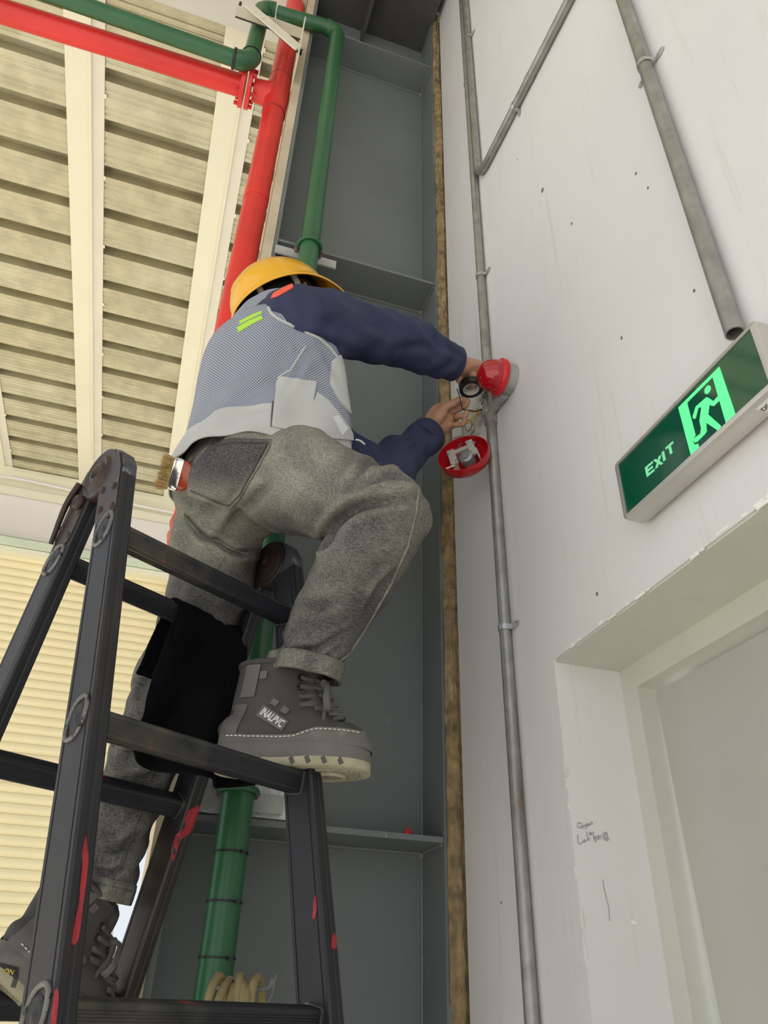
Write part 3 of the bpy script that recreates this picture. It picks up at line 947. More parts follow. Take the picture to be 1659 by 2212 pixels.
M_orange = mat('orange_tape', (.85, .12, .06), .55, 0, .06, 10)
M_helmet = mat('yellow_helmet', (.86, .44, .012), .22, 0, .05, 5, .03, 20, coat=.4, layers=[((.45, .2, .02), 18, .73, .03, None)])
M_black = mat('black_plastic', (.012, .012, .013), .45)
M_strapg = mat('grey_webbing', (.42, .41, .40), .75, 0, .1, 30)
M_hair = mat('black_hair', (.012, .010, .009), .6, 0, .3, 60, .5, 300)

def mesh_cloth():
    m = bpy.data.materials.new('vest_mesh_cloth'); m.use_nodes = True; nt = m.node_tree; b = nt.nodes['Principled BSDF']
    uv = nt.nodes.new('ShaderNodeUVMap'); uv.uv_map = 'UVMap'
    def grid(off):
        mp = nt.nodes.new('ShaderNodeMapping'); mp.inputs['Scale'].default_value = (1 / .0062, 1 / .0054, 1); mp.inputs['Location'].default_value = off
        nt.links.new(uv.outputs[0], mp.inputs[0])
        fr = nt.nodes.new('ShaderNodeVectorMath'); fr.operation = 'FRACTION'; nt.links.new(mp.outputs[0], fr.inputs[0])
        sb = nt.nodes.new('ShaderNodeVectorMath'); sb.operation = 'SUBTRACT'; nt.links.new(fr.outputs[0], sb.inputs[0]); sb.inputs[1].default_value = (.5, .5, 0)
        ln_ = nt.nodes.new('ShaderNodeVectorMath'); ln_.operation = 'LENGTH'; nt.links.new(sb.outputs[0], ln_.inputs[0])
        return ln_.outputs['Value']
    mn = nt.nodes.new('ShaderNodeMath'); mn.operation = 'MINIMUM'
    nt.links.new(grid((0, 0, 0)), mn.inputs[0]); nt.links.new(grid((.5, .5, 0)), mn.inputs[1])
    f = _ramp(nt, mn.outputs[0], [(.20, 0.0), (.32, 1.0)])
    c = _mix(nt, f, (.075, .09, .165), (.45, .475, .53))
    nt.links.new(c, b.inputs['Base Color']); b.inputs['Roughness'].default_value = .7
    bn = nt.nodes.new('ShaderNodeBump'); bn.inputs['Strength'].default_value = .4; bn.inputs['Distance'].default_value = .001
    nt.links.new(f, bn.inputs['Height']); nt.links.new(bn.outputs[0], b.inputs['Normal'])
    return m
M_vmesh = mesh_cloth()

A3 = lambda *q: np.array(q, float)
UPZ = A3(0, 0, 1)
FWD = nrm(A3(.85, .526, 0)); RGT = A3(.526, -.85, 0)
PC = A3(.088, 1.262, 2.375)
HIPR = PC + RGT * .085 + A3(.0, 0, -.005); HIPL = PC - RGT * .075
RF = nrm(A3(.945, -.325, .01)); RB0 = A3(.236, 1.238, CAM_H + .300 + .0225) - RF * .132       # right foot on its rung
KNR = P(848, 1108, 1.315); ANR = RB0 + RF * .122 + UPZ * .172 + np.cross(RF, UPZ) * .004
KNL = P(358, 1500, 1.465); ANL = P(213, 1925, 1.285)
LF = nrm(A3(.74, .34, -.52)); LU = nrm(UPZ - LF * (UPZ @ LF)); LB0 = ANL - LF * .075 - LU * .185
HEMR = nrm(nrm(ANR - KNR) * .35 - UPZ * .75); HEML = nrm(ANL - KNL)

def project(V):
    c = (np.asarray(V) - CAM_P) @ CAM_R
    return np.stack([IMG_W / 2 + FPX * c[:, 0] / -c[:, 2], IMG_H / 2 - FPX * c[:, 1] / -c[:, 2]], 1), -c[:, 2]

def crease(me, lines, zmax=None):
    """press folds into a built cloth surface: (pixel polyline, width in px, depth in m, ridge share)"""
    co = get_co(me); no = get_no(me); uv, z = project(co)
    face = -(no * nrm_rows(co - CAM_P)).sum(1)
    k = np.clip(face * 2.2 + .15, 0, 1)
    for pts, wid, dep, ridge in lines:
        pts = np.asarray(catmull([A3(*p, 0) for p in pts], 5))[:, :2]
        best = np.full(len(co), 1e9); sgn = np.zeros(len(co)); tt = np.zeros(len(co)); L = len(pts) - 1
        for i in range(L):
            a = pts[i]; b = pts[i + 1]; ab = b - a; l2 = ab @ ab + 1e-9
            t = np.clip(((uv - a) @ ab) / l2, 0, 1); q = uv - (a + t[:, None] * ab)
            d = np.hypot(q[:, 0], q[:, 1]); m = d < best
            best[m] = d[m]; sgn[m] = np.sign(ab[0] * q[m, 1] - ab[1] * q[m, 0]); tt[m] = (i + t[m]) / L
        w = np.exp(-(best / wid) ** 2) * (np.sin(np.clip(tt, .02, .98) * math.pi) ** .6)
        w2 = np.exp(-((best - wid * 1.5) / wid) ** 2) * (np.sin(np.clip(tt, .02, .98) * math.pi) ** .6)
        w2 = np.where(sgn > 0, w2, w2 * .4)
        co = co + no * (k * (-w * dep + w2 * dep * ridge))[:, None]
    set_co(me, co)

def nrm_rows(a):
    return a / np.linalg.norm(a, axis=1, keepdims=True)

def ruffle(me, amp, scale, stretch=(1, 1, 1), seed=0, fn=None):
    co = get_co(me); no = get_no(me); s = np.asarray(stretch) * scale
    d = np.array([noise.noise(Vector(q * s) + Vector((seed, seed * 2.3, 0))) for q in co])
    if fn is not None: d = d * fn(co)
    set_co(me, co + no * (d * amp)[:, None])

# ------------------------------------------------------------------ jeans
mid = lambda a, b, t: a + (b - a) * t
pel = g_limb([(PC + UPZ * .135 + FWD * .004, .136, .098), (PC + UPZ * .09, .144, .105), (PC + UPZ * .03 - FWD * .004, .157, .117), (PC - UPZ * .04 - FWD * .006, .152, .114), (PC - UPZ * .078 - FWD * .006, .105, .080)], FWD, 36)
butR = g_limb([(PC + RGT * .078 - FWD * .035 + UPZ * .035, .045, .045), (PC + RGT * .08 - FWD * .048 - UPZ * .01, .078, .078), (PC + RGT * .08 - FWD * .035 - UPZ * .07, .05, .05)], FWD, 24)
butL = g_limb([(PC - RGT * .065 - FWD * .035 + UPZ * .035, .045, .045), (PC - RGT * .062 - FWD * .045 - UPZ * .01, .072, .072), (PC - RGT * .065 - FWD * .030 - UPZ * .07, .05, .05)], FWD, 24)
dth = nrm(KNR - HIPR)
upT = nrm(np.cross(dth, nrm(np.cross(UPZ, dth))))
thR = g_limb([(HIPR - dth * .05, .085, .09), (mid(HIPR, KNR, .12), .098, .108), (mid(HIPR, KNR, .42), .088, .098), (mid(HIPR, KNR, .75), .076, .080), (mid(HIPR, KNR, 1.0) + dth * .004, .069, .070), (KNR + dth * .042, .050, .050), (KNR + dth * .060, .022, .022)], UPZ, 32)
dsh = nrm(ANR - KNR)
shR_ = g_limb([(KNR - dsh * .05 + dth * .008, .040, .040), (KNR - dsh * .018 + dth * .006, .066, .066), (mid(KNR, ANR, .22), .074, .076), (mid(KNR, ANR, .5), .070, .074), (mid(KNR, ANR, .8), .060, .062), (mid(KNR, ANR, .92), .056, .058), (ANR - HEMR * .030, .053, .053)], FWD, 32)
dtl = nrm(KNL - HIPL); dsl = nrm(ANL - KNL)
thL = g_limb([(HIPL - dtl * .03, .085, .085), (mid(HIPL, P(455, 1290, 1.52), .35), .090, .092), (P(452, 1290, 1.52), .082, .084), (mid(P(452, 1290, 1.52), KNL, .8), .071, .071), (mid(KNL, ANL, .08), .066, .067), (mid(KNL, ANL, .35), .064, .066), (mid(KNL, ANL, .7), .054, .055), (mid(KNL, ANL, .93), .052, .052), (ANL + dsl * .01, .054, .054)], FWD, 32)
jm = blend_union([pel, butR, butL, thR, shR_, thL], .0052, 7, .5)
# folds
def limbfold(co):
    out = np.zeros(len(co))
    for A_, B_, t0, t1, am, fr, tw in ((KNR, ANR, .78, 1.06, .0045, 44, 1.3), (KNR, ANR, .0, .5, .0018, 24, 2.2), (HIPR, KNR, .55, 1.0, .0025, 30, 1.6), (KNL, ANL, .62, 1.05, .006, 34, 1.2), (HIPL, KNL, .5, 1.1, .003, 26, 1.8)):
        ax = B_ - A_; L2 = ax @ ax; t = ((co - A_) @ ax) / L2; rad = co - A_ - t[:, None] * ax; r = np.linalg.norm(rad, axis=1)
        x, y, dd_ = frame(ax); ang = np.arctan2(rad @ y, rad @ x)
        w = np.clip((t - t0) / .12, 0, 1) * np.clip((t1 - t) / .06, 0, 1) * (r < .115)
        out += w * am * np.sin(fr * t + tw * np.sin(ang + 1.0) * 2 + 1.5 * np.sin(2 * ang))
    return out
co = get_co(jm); no = get_no(jm); set_co(jm, co + no * limbfold(co)[:, None])
CO0 = get_co(jm).copy(); NO0 = get_no(jm).copy()
ruffle(jm, .006, 14, seed=3); ruffle(jm, .003, 34, seed=8)
crease(jm, [([(930, 1040), (860, 1025), (800, 1040), (760, 1075)], 12, 0.0105, .7), ([(915, 1075), (840, 1080), (770, 1095), (725, 1130), (695, 1180)], 13, 0.0150, .9),
            ([(800, 990), (770, 1035), (740, 1070)], 12, 0.0090, .6), ([(860, 1045), (820, 1062), (780, 1070)], 8, 0.0075, .6),
            ([(545, 990), (580, 1040), (545, 1080), (500, 1130), (470, 1170)], 14, 0.0090, .6), ([(405, 1120), (440, 1160), (470, 1170), (510, 1195), (560, 1190)], 8, 0.0180, .6),
            ([(620, 940), (660, 1000), (700, 1040)], 22, 0.0075, .4), ([(640, 1160), (690, 1180), (720, 1160)], 9, 0.0090, .6), ([(640, 1300), (690, 1310), (750, 1290)], 14, 0.0060, .5),
            ([(620, 1400), (680, 1405), (760, 1360)], 10, 0.0090, .7), ([(660, 1440), (700, 1420), (740, 1390)], 8, 0.0075, .7), ([(860, 1230), (820, 1270), (790, 1330)], 9, 0.0090, .7),
            ([(390, 1070), (420, 1090), (470, 1100)], 10, 0.0060, .5), ([(330, 1560), (300, 1610), (260, 1650)], 14, 0.0105, .8), ([(370, 1640), (320, 1680), (240, 1690)], 12, 0.0090, .7),
            ([(360, 1380), (330, 1450), (290, 1510)], 12, 0.0090, .7), ([(300, 1800), (260, 1830), (215, 1835)], 10, 0.0090, .7), ([(280, 1870), (240, 1885), (200, 1880)], 9, 0.0090, .7)])
co = get_co(jm); uvp, zz_ = project(co); LIFT = ((co - CO0) * NO0).sum(1)
fade = np.zeros(len(co))
for (cx, cy, rx, ry, a_) in ((600, 1010, 190, 110, .75), (470, 1110, 120, 90, .75), (880, 1080, 70, 120, .45), (740, 960, 150, 60, .4), (700, 1250, 90, 160, .18), (450, 1180, 90, 50, .8), (640, 1455, 120, 18, .5)):
    fade = np.maximum(fade, a_ * np.exp(-((uvp[:, 0] - cx) / rx) ** 2 - ((uvp[:, 1] - cy) / ry) ** 2))
fade = np.clip(fade + np.clip(LIFT / .005, -.7, 1) * .22, 0, 1)
at_ = jm.attributes.new('fade', 'FLOAT', 'POINT'); at_.data.foreach_set('value', fade)
co = get_co(jm)                      # trouser legs end square at the hem
for a_, d_ in ((ANR, HEMR), (ANL, HEML)):
    t_ = (co - a_) @ d_; m_ = (t_ > -.010) & (np.linalg.norm(co - a_, axis=1) < .13)
    co[m_] -= np.outer(t_[m_] + .010, d_)
set_co(jm, co)
BV_J = bvh_of(jm)

# ------------------------------------------------------------------ body under the clothes (one continuous skin)
SH = A3(.105, 1.290, 2.845)
LAT = nrm(A3(.30, -.954, 0))
SHR = P(648, 690, 1.615); SHL = A3(.105, 1.445, 2.815)
ELR = P(848, 731, 1.80); WRR = P(1000, 793, 1.905)
ELL = P(815, 1035, 1.72); WRL = P(928, 937, 1.905)
HEAD = A3(.131, 1.290, 2.914)
hu = nrm(A3(-.50, -.05, .86)); hf = nrm(A3(.86, .10, .50)); hf = nrm(hf - hu * (hf @ hu)); hr = np.cross(hf, hu)
body = []
body.append(g_limb([(PC - UPZ * .05, .10, .07), (PC + UPZ * .05, .13, .09), (PC + UPZ * .2, .12, .08), (PC + UPZ * .38, .135, .085), (SH, .11, .07), (SH + UPZ * .05, .06, .05), (SH + UPZ * .10 + hf * .01, .05, .05), (HEAD - hu * .04, .055, .06)], FWD, 28))
# head: cranium, jaw, nose, ears
body.append(g_limb([(HEAD - hu * .085 + hf * .045, .028, .03), (HEAD - hu * .06 + hf * .03, .055, .062), (HEAD - hu * .01 + hf * .012, .070, .088), (HEAD + hu * .05 + hf * .0, .072, .094), (HEAD + hu * .09, .058, .075), (HEAD + hu * .105, .03, .035)], hf, 28))
body.append(g_tube([HEAD + hf * .10 + hu * .015, HEAD + hf * .118 - hu * .022, HEAD + hf * .10 - hu * .032], [.006, .012, .007], 10, 4))
body.append(g_tube([HEAD + hf * .092 - hu * .062 - hr * .018, HEAD + hf * .099 - hu * .062, HEAD + hf * .092 - hu * .062 + hr * .018], [.004, .007, .004], 8, 3))
for s in (-1, 1):
    body.append(g_limb([(HEAD + hr * s * .070 - hu * .03 - hf * .005, .008, .012), (HEAD + hr * s * .078 - hf * .008, .010, .018), (HEAD + hr * s * .076 + hu * .028 - hf * .012, .008, .014)], hf, 12))
    body.append(g_tube([HEAD + hf * .086 + hr * s * .022 + hu * .012, HEAD + hf * .088 + hr * s * .032 + hu * .012, HEAD + hf * .080 + hr * s * .044 + hu * .012], [.006, .0085, .006], 8, 3))
# arms to the wrist
for s_, e_, w_ in ((SHR, ELR, WRR), (SHL, ELL, WRL)):
    body.append(g_limb([(mid(SH, s_, .5), .05, .05), (s_, .05, .05), (mid(s_, e_, .5), .042, .044), (e_, .036, .038), (mid(e_, w_, .35), .036, .038), (mid(e_, w_, .8), .027, .030), (w_, .024, .028)], UPZ, 20))
for h_, t_, k_, a_ in ((HIPR, mid(HIPR, KNR, .4), KNR, ANR), (HIPL, P(452, 1290, 1.52), KNL, ANL)):
    body.append(g_limb([(mid(PC, h_, .6), .06, .06), (t_, .055, .055), (k_, .045, .045), (mid(k_, a_, .3), .046, .048), (a_ - UPZ * .0, .034, .036), (a_ - UPZ * .06 - LF * .0, .030, .032)], FWD, 20))

def finger(pts, r0, r1):
    """joint chain with knuckle swelling"""
    n = len(pts); rr = list(np.linspace(r0, r1, n))
    sec = []; rad = []
    for i in range(n):
        sec.append(np.asarray(pts[i])); rad.append(rr[i] * 1.06)
        if i < n - 1:
            sec.append(mid(np.asarray(pts[i]), np.asarray(pts[i + 1]), .5)); rad.append((rr[i] + rr[i + 1]) / 2 * .94)
    e = sec[-1] + nrm(sec[-1] - sec[-2]) * rad[-1] * .6
    sec.append(e); rad.append(rad[-1] * .55)
    return g_tube(sec, rad, 14, 3)

# left hand: palm towards the camera, thumb and fingertips pinching the wires
zl = 1.925
LP = lambda u, v, dz=0.0: P(u, v, zl + dz)
hand = []
hand.append(g_limb([(WRL, .026, .030), (LP(938, 921, .004), .026, .034), (LP(953, 905, .012), .022, .040), (LP(968, 896, .018), .018, .038), (LP(975, 892, .020), .012, .030)], nrm(P(940, 890, zl) - P(955, 930, zl)), 22))
hand.append(g_limb([(LP(934, 917, -.012), .014, .016), (LP(946, 899, -.016), .018, .020), (LP(957, 886, -.012), .014, .016)], UPZ, 16))          # thumb mound
hand.append(finger([LP(948, 890, -.014), LP(963, 878, -.018), LP(979, 871, -.020), LP(993, 863, -.016)], .0125, .0090))
hand.append(finger([LP(966, 882, .012), LP(987, 870, .006), LP(999, 862, .0), LP(1004, 853, -.004)], .0092, .0070))
hand.append(finger([LP(972, 891, .018), LP(994, 882, .010), LP(1006, 876, .002), LP(1011, 866, -.004)], .0092, .0072))
hand.append(finger([LP(973, 904, .014), LP(992, 899, -.006), LP(1005, 899, -.014), LP(1009, 890, -.018)], .0090, .0071))
hand.append(finger([LP(966, 920, .010), LP(985, 918, -.010), LP(998, 917, -.018), LP(1003, 909, -.022)], .0080, .0063))
# right hand: back of the hand up, fingers going down through and behind the tape roll
zr = 1.918
RP = lambda u, v, dz=0.0: P(u, v, zr + dz)
hand.append(g_limb([(WRR, .026, .026), (RP(1014, 797, .0), .022, .032), (RP(1030, 803, .01), .018, .036), (RP(1041, 809, .012), .014, .032)], nrm(P(1030, 780, zr) - P(1020, 820, zr + .06)), 22))
hand.append(finger([RP(1022, 806, -.012), RP(1024, 818, -.022), RP(1023, 829, -.012), RP(1019, 838, .008)], .0105, .0080))
hand.append(finger([RP(1036, 806, .0), RP(1045, 818, -.004), RP(1041, 832, .004), RP(1034, 841, .014)], .0105, .0080))
hand.append(finger([RP(1040, 808, .016), RP(1050, 820, .016), RP(1046, 834, .022), RP(1038, 842, .03)], .0100, .0078))
hand.append(finger([RP(1034, 812, .03), RP(1042, 824, .034), RP(1038, 836, .04), RP(1031, 843, .046)], .0090, .0070))
hand.append(finger([RP(1002, 803, -.008), RP(990, 811, -.014), RP(993, 821, -.016), RP(1001, 829, -.014)], .0130, .0088))      # thumb
bme = blend_union(body + hand, .0029, 2, .45)
person = mesh_obj('person', bme, M_skin, None, 180)
tag(person, 'worker in yellow hard hat, grey vest and jeans astride the black ladder', 'person')
obj('hair', [g_limb([(HEAD - hu * .045 - hf * .045, .060, .045), (HEAD - hu * .0 - hf * .03, .076, .070), (HEAD + hu * .05 - hf * .01, .077, .092), (HEAD + hu * .095, .058, .075), (HEAD + hu * .112, .03, .03)], hf, 24)], M_hair, person, 180)
# nails and ring
BV_B = bvh_of(bme)
rc = LP(985, 902, .003); rax = nrm(LP(992, 899, -.004) - LP(972, 905, .014))
obj('finger_ring', [g_lathe(rc - rax * .0015, rax, [(0, .0100), (0, .0116), (.003, .0116), (.003, .0100)], 24)], mat('gold', (.85, .58, .22), .2, 1.0, .05), person, 60)
obj('nail', [patch(BV_B, [(992, 859), (997, 860), (998, 866), (993, 866)], 2, .0002, .0004)], mat('nail', (.72, .48, .38), .3), person, 60)

jeans = mesh_obj('jeans', jm, M_denim, person, 180)
tag(jeans, 'faded grey denim jeans with dusty seat')
pocket = obj('back_pocket', [patch(BV_J, [(462, 955), (500, 948), (585, 950), (583, 965), (520, 1075), (495, 1100), (470, 1092), (408, 1068), (402, 1050), (415, 1010)], 7, .0006, .0022)], M_denim, jeans, 40)
fa_ = pocket.data.attributes.new('fade', 'FLOAT', 'POINT'); co = get_co(pocket.data); uvp, _z = project(co)
fa_.data.foreach_set('value', .85 * np.exp(-((uvp[:, 1] - 1085) / 45) ** 2))
for nm, pts, m_, r in (('pocket_stitch', [(470, 962), (500, 955), (578, 957), (520, 1068), (494, 1092), (470, 1084), (412, 1060)], M_stitch, .0011), ('pocket_edge', [(585, 950), (583, 965), (520, 1075), (495, 1100), (470, 1092), (408, 1068), (402, 1050)], M_stitchl, .0016)):
    obj(nm, [seam(bvh_of(pocket.data) if nm == 'pocket_stitch' else BV_J, pts, r, .0022)], m_, jeans, 60)
0 and obj('waistband', [patch(BV_J, [(404, 985), (430, 955), (470, 930), (540, 917), (600, 921), (690, 938), (690, 950), (600, 934), (540, 931), (480, 945), (440, 970), (412, 1000)], 8, .0005, .003)], M_denim, jeans, 40)
obj('yoke_seam', [seam(BV_J, [(402, 1015), (430, 975), (465, 950), (470, 940)], .0014), seam(BV_J, [(465, 945), (500, 975), (540, 985)], .0012)], M_stitch, jeans, 60)
obj('side_seam', [seam(BV_J, [(905, 1045), (898, 1110), (880, 1180), (845, 1260), (800, 1340), (755, 1410), (700, 1455)], .0019)], M_stitchl, jeans, 60)
obj('crotch_seam', [seam(BV_J, [(398, 1110), (415, 1135), (430, 1155), (440, 1165), (470, 1168), (505, 1188), (535, 1197)], .0020)], M_stitchl, jeans, 60)
obj('inseam', [seam(BV_J, [(333, 1650), (325, 1690), (310, 1740), (290, 1790), (270, 1850), (243, 1900), (225, 1925)], .0017)], M_stitch, jeans, 60)
obj('inseam', [seam(BV_J, [(490, 1195), (460, 1240), (440, 1275)], .0014)], M_stitchl, jeans, 60)
for (dd_, aa) in ((HEMR, ANR), (HEML, ANL)):
    x_, y_, _d = frame(dd_); rows = []
    for tz in (-.026, -.020, -.014):
        c_ = aa + dd_ * (tz - .008); rr_ = []
        for t in np.linspace(0, 2 * math.pi, 48, endpoint=False):
            dv = x_ * math.cos(t) + y_ * math.sin(t)
            loc, no_, i_, ds = BV_J.ray_cast(Vector(c_ + dv * .13), Vector(-dv))
            rr_.append(.13 - ds if loc is not None and ds < .12 else .055)
        rows.append(np.array(rr_))
    rb = np.maximum(np.maximum(rows[0], rows[1]), rows[2])
    for _ in range(4): rb = (np.roll(rb, 1) + rb * 2 + np.roll(rb, -1)) / 4
    tt = np.linspace(0, 2 * math.pi, 48, endpoint=False)
    wob = 1 + .018 * np.sin(7 * tt) + .014 * np.sin(13 * tt + 1)
    rings = []
    for tz, gr, kw in ((-.022, -.002, 0), (-.020, .0022, .4), (-.012, .0035, 1), (.002, .0035, 1.3), (.011, .003, 1.5), (.012, -.001, 1.5), (.002, -.004, 1.2)):
        c_ = aa + dd_ * tz; r_ = (rb + gr) * (1 + (wob - 1) * kw)
        rings.append(np.array([c_ + (x_ * math.cos(t) + y_ * math.sin(t)) * q_ for t, q_ in zip(tt, r_)]))
    h_ = obj('hem', [g_loft(rings, False)], M_denim, jeans, 60)
    f_ = h_.data.attributes.new('fade', 'FLOAT', 'POINT'); f_.data.foreach_set('value', list(.10 + .40 * np.tile((wob - .97) / .06, len(rings))))

# ------------------------------------------------------------------ navy shirt
sh_parts = []
sh_parts.append(g_limb([(PC + UPZ * .07, .145, .108), (PC + UPZ * .17, .146, .106), (PC + UPZ * .28, .155, .110), (PC + UPZ * .37, .160, .110), (SH - UPZ * .01, .150, .098), (SH + UPZ * .04, .105, .078), (SH + UPZ * .075, .068, .062)], FWD, 36))
sh_parts.append(g_limb([(mid(SH, SHR, .25) - UPZ * .01, .080, .080), (mid(SH, SHR, .8) - UPZ * .008, .082, .082), (mid(SHR, ELR, .10), .078, .079), (mid(SHR, ELR, .4), .071, .073), (mid(SHR, ELR, .75), .068, .070), (mid(ELR, WRR, .0), .065, .068), (mid(ELR, WRR, .3), .062, .064), (mid(ELR, WRR, .60), .055, .055), (mid(ELR, WRR, .82), .048, .046), (mid(ELR, WRR, .87), .036, .036)], UPZ, 30))
sh_parts.append(g_limb([(mid(SH, SHL, .35), .07, .07), (SHL, .078, .078), (mid(SHL, ELL, .5), .070, .070), (ELL, .060, .060), (mid(ELL, WRL, .35), .056, .058), (mid(ELL, WRL, .7), .047, .049), (mid(ELL, WRL, .93), .040, .042), (mid(ELL, WRL, 1.0), .039, .041)], UPZ, 28))
smesh = blend_union(sh_parts, .0055, 6, .5)
def armfold(co):
    out = np.zeros(len(co))
    for A_, B_, t0, t1, am, fr, tw in ((ELR, WRR, .35, 1.0, .0030, 23, 1.9), (SHR, ELR, .1, 1.05, .0016, 13, 2.1), (ELL, WRL, .1, 1.0, .0022, 15, 1.9)):
        ax = B_ - A_; t = ((co - A_) @ ax) / (ax @ ax); rad = co - A_ - t[:, None] * ax; r = np.linalg.norm(rad, axis=1)
        x, y, _d = frame(ax); ang = np.arctan2(rad @ y, rad @ x)
        w = np.clip((t - t0) / .12, 0, 1) * np.clip((t1 - t) / .05, 0, 1) * (r < .10)
        out += w * am * np.sin(fr * t + tw * 2 * np.sin(ang + .6) + 1.2 * np.sin(3 * ang))
    return out
co = get_co(smesh); no = get_no(smesh); set_co(smesh, co + no * armfold(co)[:, None])
ruffle(smesh, .013, 11, seed=11); ruffle(smesh, .005, 28, seed=5)
crease(smesh, [([(870, 665), (905, 690), (935, 730)], 10, .008, .8), ([(900, 680), (930, 690), (960, 720)], 8, .008, .9), ([(935, 720), (950, 745), (990, 770)], 8, .006, .8), ([(960, 740), (985, 760), (1003, 775)], 6, .008, .8),
               ([(640, 640), (690, 690), (760, 720)], 16, .005, .5), ([(760, 660), (800, 700), (870, 720)], 16, .006, .6), ([(830, 780), (880, 750), (950, 755)], 12, .006, .6), ([(650, 720), (720, 745), (790, 770)], 12, .005, .6), ([(880, 985), (905, 960), (930, 950)], 9, .005, .6)])
shirt = mesh_obj('shirt', smesh, M_navy, person, 180); tag(shirt, 'navy long-sleeved work shirt')
BV_S = bvh_of(smesh)
# cuffs
for e_, w_, r_, t_ in ((ELR, WRR, .041, .83), (ELL, WRL, .0425, .93)):
    dd_ = nrm(w_ - e_); x_, y_, _d = frame(dd_); c0 = mid(e_, w_, t_); rings = []
    for tz, gr in ((-.03, -.004), (-.028, .002), (-.01, .004), (.012, .004), (.016, .001), (.014, -.004), (-.004, -.007)):
        rings.append(circ(c0 + dd_ * tz, x_, y_, r_ + gr + .0, (r_ + gr) * 1.04, 30))
    obj('cuff', [g_loft(rings, False)], M_navy, shirt, 60)

# ------------------------------------------------------------------ safety vest
vr = [(PC + UPZ * .008 - FWD * .010, .176, .140), (PC + UPZ * .055 - FWD * .006, .170, .134), (PC + UPZ * .10, .166, .128), (PC + UPZ * .15, .165, .127), (PC + UPZ * .22, .166, .126), (PC + UPZ * .30, .170, .127), (PC + UPZ * .37, .174, .126), (SH - UPZ * .055, .164, .118), (SH - UPZ * .01 - FWD * .004, .154, .110), (SH + UPZ * .018 - FWD * .006, .142, .098), (SH + UPZ * .040 - FWD * .004, .108, .084), (SH + UPZ * .058 + FWD * .004, .080, .072)]
q = catmull([np.append(c, [a, b]) for c, a, b in vr], 10)
NT = 190
V, UVv = [], []
ths = np.linspace(math.radians(8), math.radians(352), NT)       # 0 = straight ahead, open front
for i, s in enumerate(q):
    t_ = i / (len(q) - 1)
    lat = nrm(RGT * (1 - t_) + LAT * t_); fw = nrm(np.cross(UPZ, lat))
    if fw @ FWD < 0: fw = -fw
    for th in ths:
        bulge = 1.0
        a_ = math.degrees(th)
        # front right panel hangs away from the body, with stuffed pockets
        fr_ = math.exp(-((a_ - 45) / 34) ** 2) * math.exp(-((t_ - .22) / .26) ** 2)
        bulge += .42 * fr_
        p_ = s[:3] + fw * math.cos(th) * s[4] * bulge + lat * math.sin(th) * s[3] * bulge
        p_ = p_ + (fw * math.cos(th) + lat * math.sin(th)) * (.004 * math.sin(th * 9 + t_ * 14) * (1 - t_) + .005 * noise.noise(Vector((th * 3, t_ * 5, 2))))
        V.append(p_); UVv.append((th * .155, t_ * .62))
F = []; FM = []
nq = len(q)
def armhole(p):
    for s_, e_ in ((SHL, ELL),):
        ax = nrm(e_ - s_); t_ = (p - s_) @ ax; r = np.linalg.norm(p - s_ - ax * t_)
        if r < .060 and t_ > -.04: return True
    return False
AH = [armhole(v) for v in V]
for i in range(nq - 1):
    for j in range(NT - 1):
        f = (i * NT + j, i * NT + j + 1, (i + 1) * NT + j + 1, (i + 1) * NT + j)
        if not any(AH[k] for k in f): F.append(f); FM.append(1 if i / (nq - 1) < .155 else 0)
vm = new_mesh('vest', V, F)
vm.materials.append(None); vm.materials.append(None); vm.polygons.foreach_set('material_index', FM)
uvl = vm.uv_layers.new(name='UVMap')
for lp in vm.loops:
    uvl.data[lp.index].uv = UVv[lp.vertex_index]
bm = bmesh.new(); bm.from_mesh(vm); bmesh.ops.delete(bm, geom=[v for v in bm.verts if not v.link_faces], context='VERTS'); bmesh.ops.recalc_face_normals(bm, faces=bm.faces); bm.to_mesh(vm); bm.free()
bm = bmesh.new(); bm.from_mesh(vm)
BV_V0 = BVHTree.FromBMesh(bm)
LOOPS = []; seen = set()
for e0_ in bm.edges:            # cut edges of the cloth as ordered loops, smoothed in place
    if not e0_.is_boundary or e0_ in seen: continue
    lp_ = []; e_ = e0_; v_ = e_.verts[0]
    while e_ is not None and e_ not in seen:
        seen.add(e_); lp_.append(v_); v_ = e_.other_vert(v_)
        e_ = next((q_ for q_ in v_.link_edges if q_.is_boundary and q_ not in seen), None)
    if len(lp_) < 12: continue
    a_ = np.array([np.array(w_.co) for w_ in lp_])
    if np.linalg.norm(a_.max(0) - a_.min(0)) < .34:
        for _ in range(30): a_ = (np.roll(a_, 1, 0) + a_ * 2 + np.roll(a_, -1, 0)) / 4
        for w_, c_ in zip(lp_, a_): w_.co = c_
    LOOPS.append(a_)
bm.to_mesh(vm); bm.free()
vm = eval_mods(vm, [('SUBSURF', dict(levels=1)), ('SOLIDIFY', dict(thickness=.003, offset=0))])
crease(vm, [([(500, 820), (560, 790), (640, 770), (700, 740)], 16, .007, .6), ([(480, 880), (540, 850), (610, 810), (670, 760)], 15, .006, .6), ([(470, 840), (520, 800), (580, 770)], 12, .004, .6), ([(640, 740), (650, 790), (610, 850)], 9, .005, .6), ([(690, 745), (720, 800), (745, 860)], 9, .006, .7), ([(450, 920), (520, 890), (590, 870)], 12, .004, .4)])
vm.materials[0] = M_vmesh; vm.materials[1] = M_vestplain
vest = mesh_obj('safety_vest', vm, [], person, 180); tag(vest, 'light grey mesh safety vest with lime stripes')
BV_V = bvh_of(vm)
def vp(name, poly, m_, off=.0008, th=.0018, parent=None, step=6):
    return obj(name, [patch(BV_V, poly, step, off, th)], m_, parent or vest, 40)
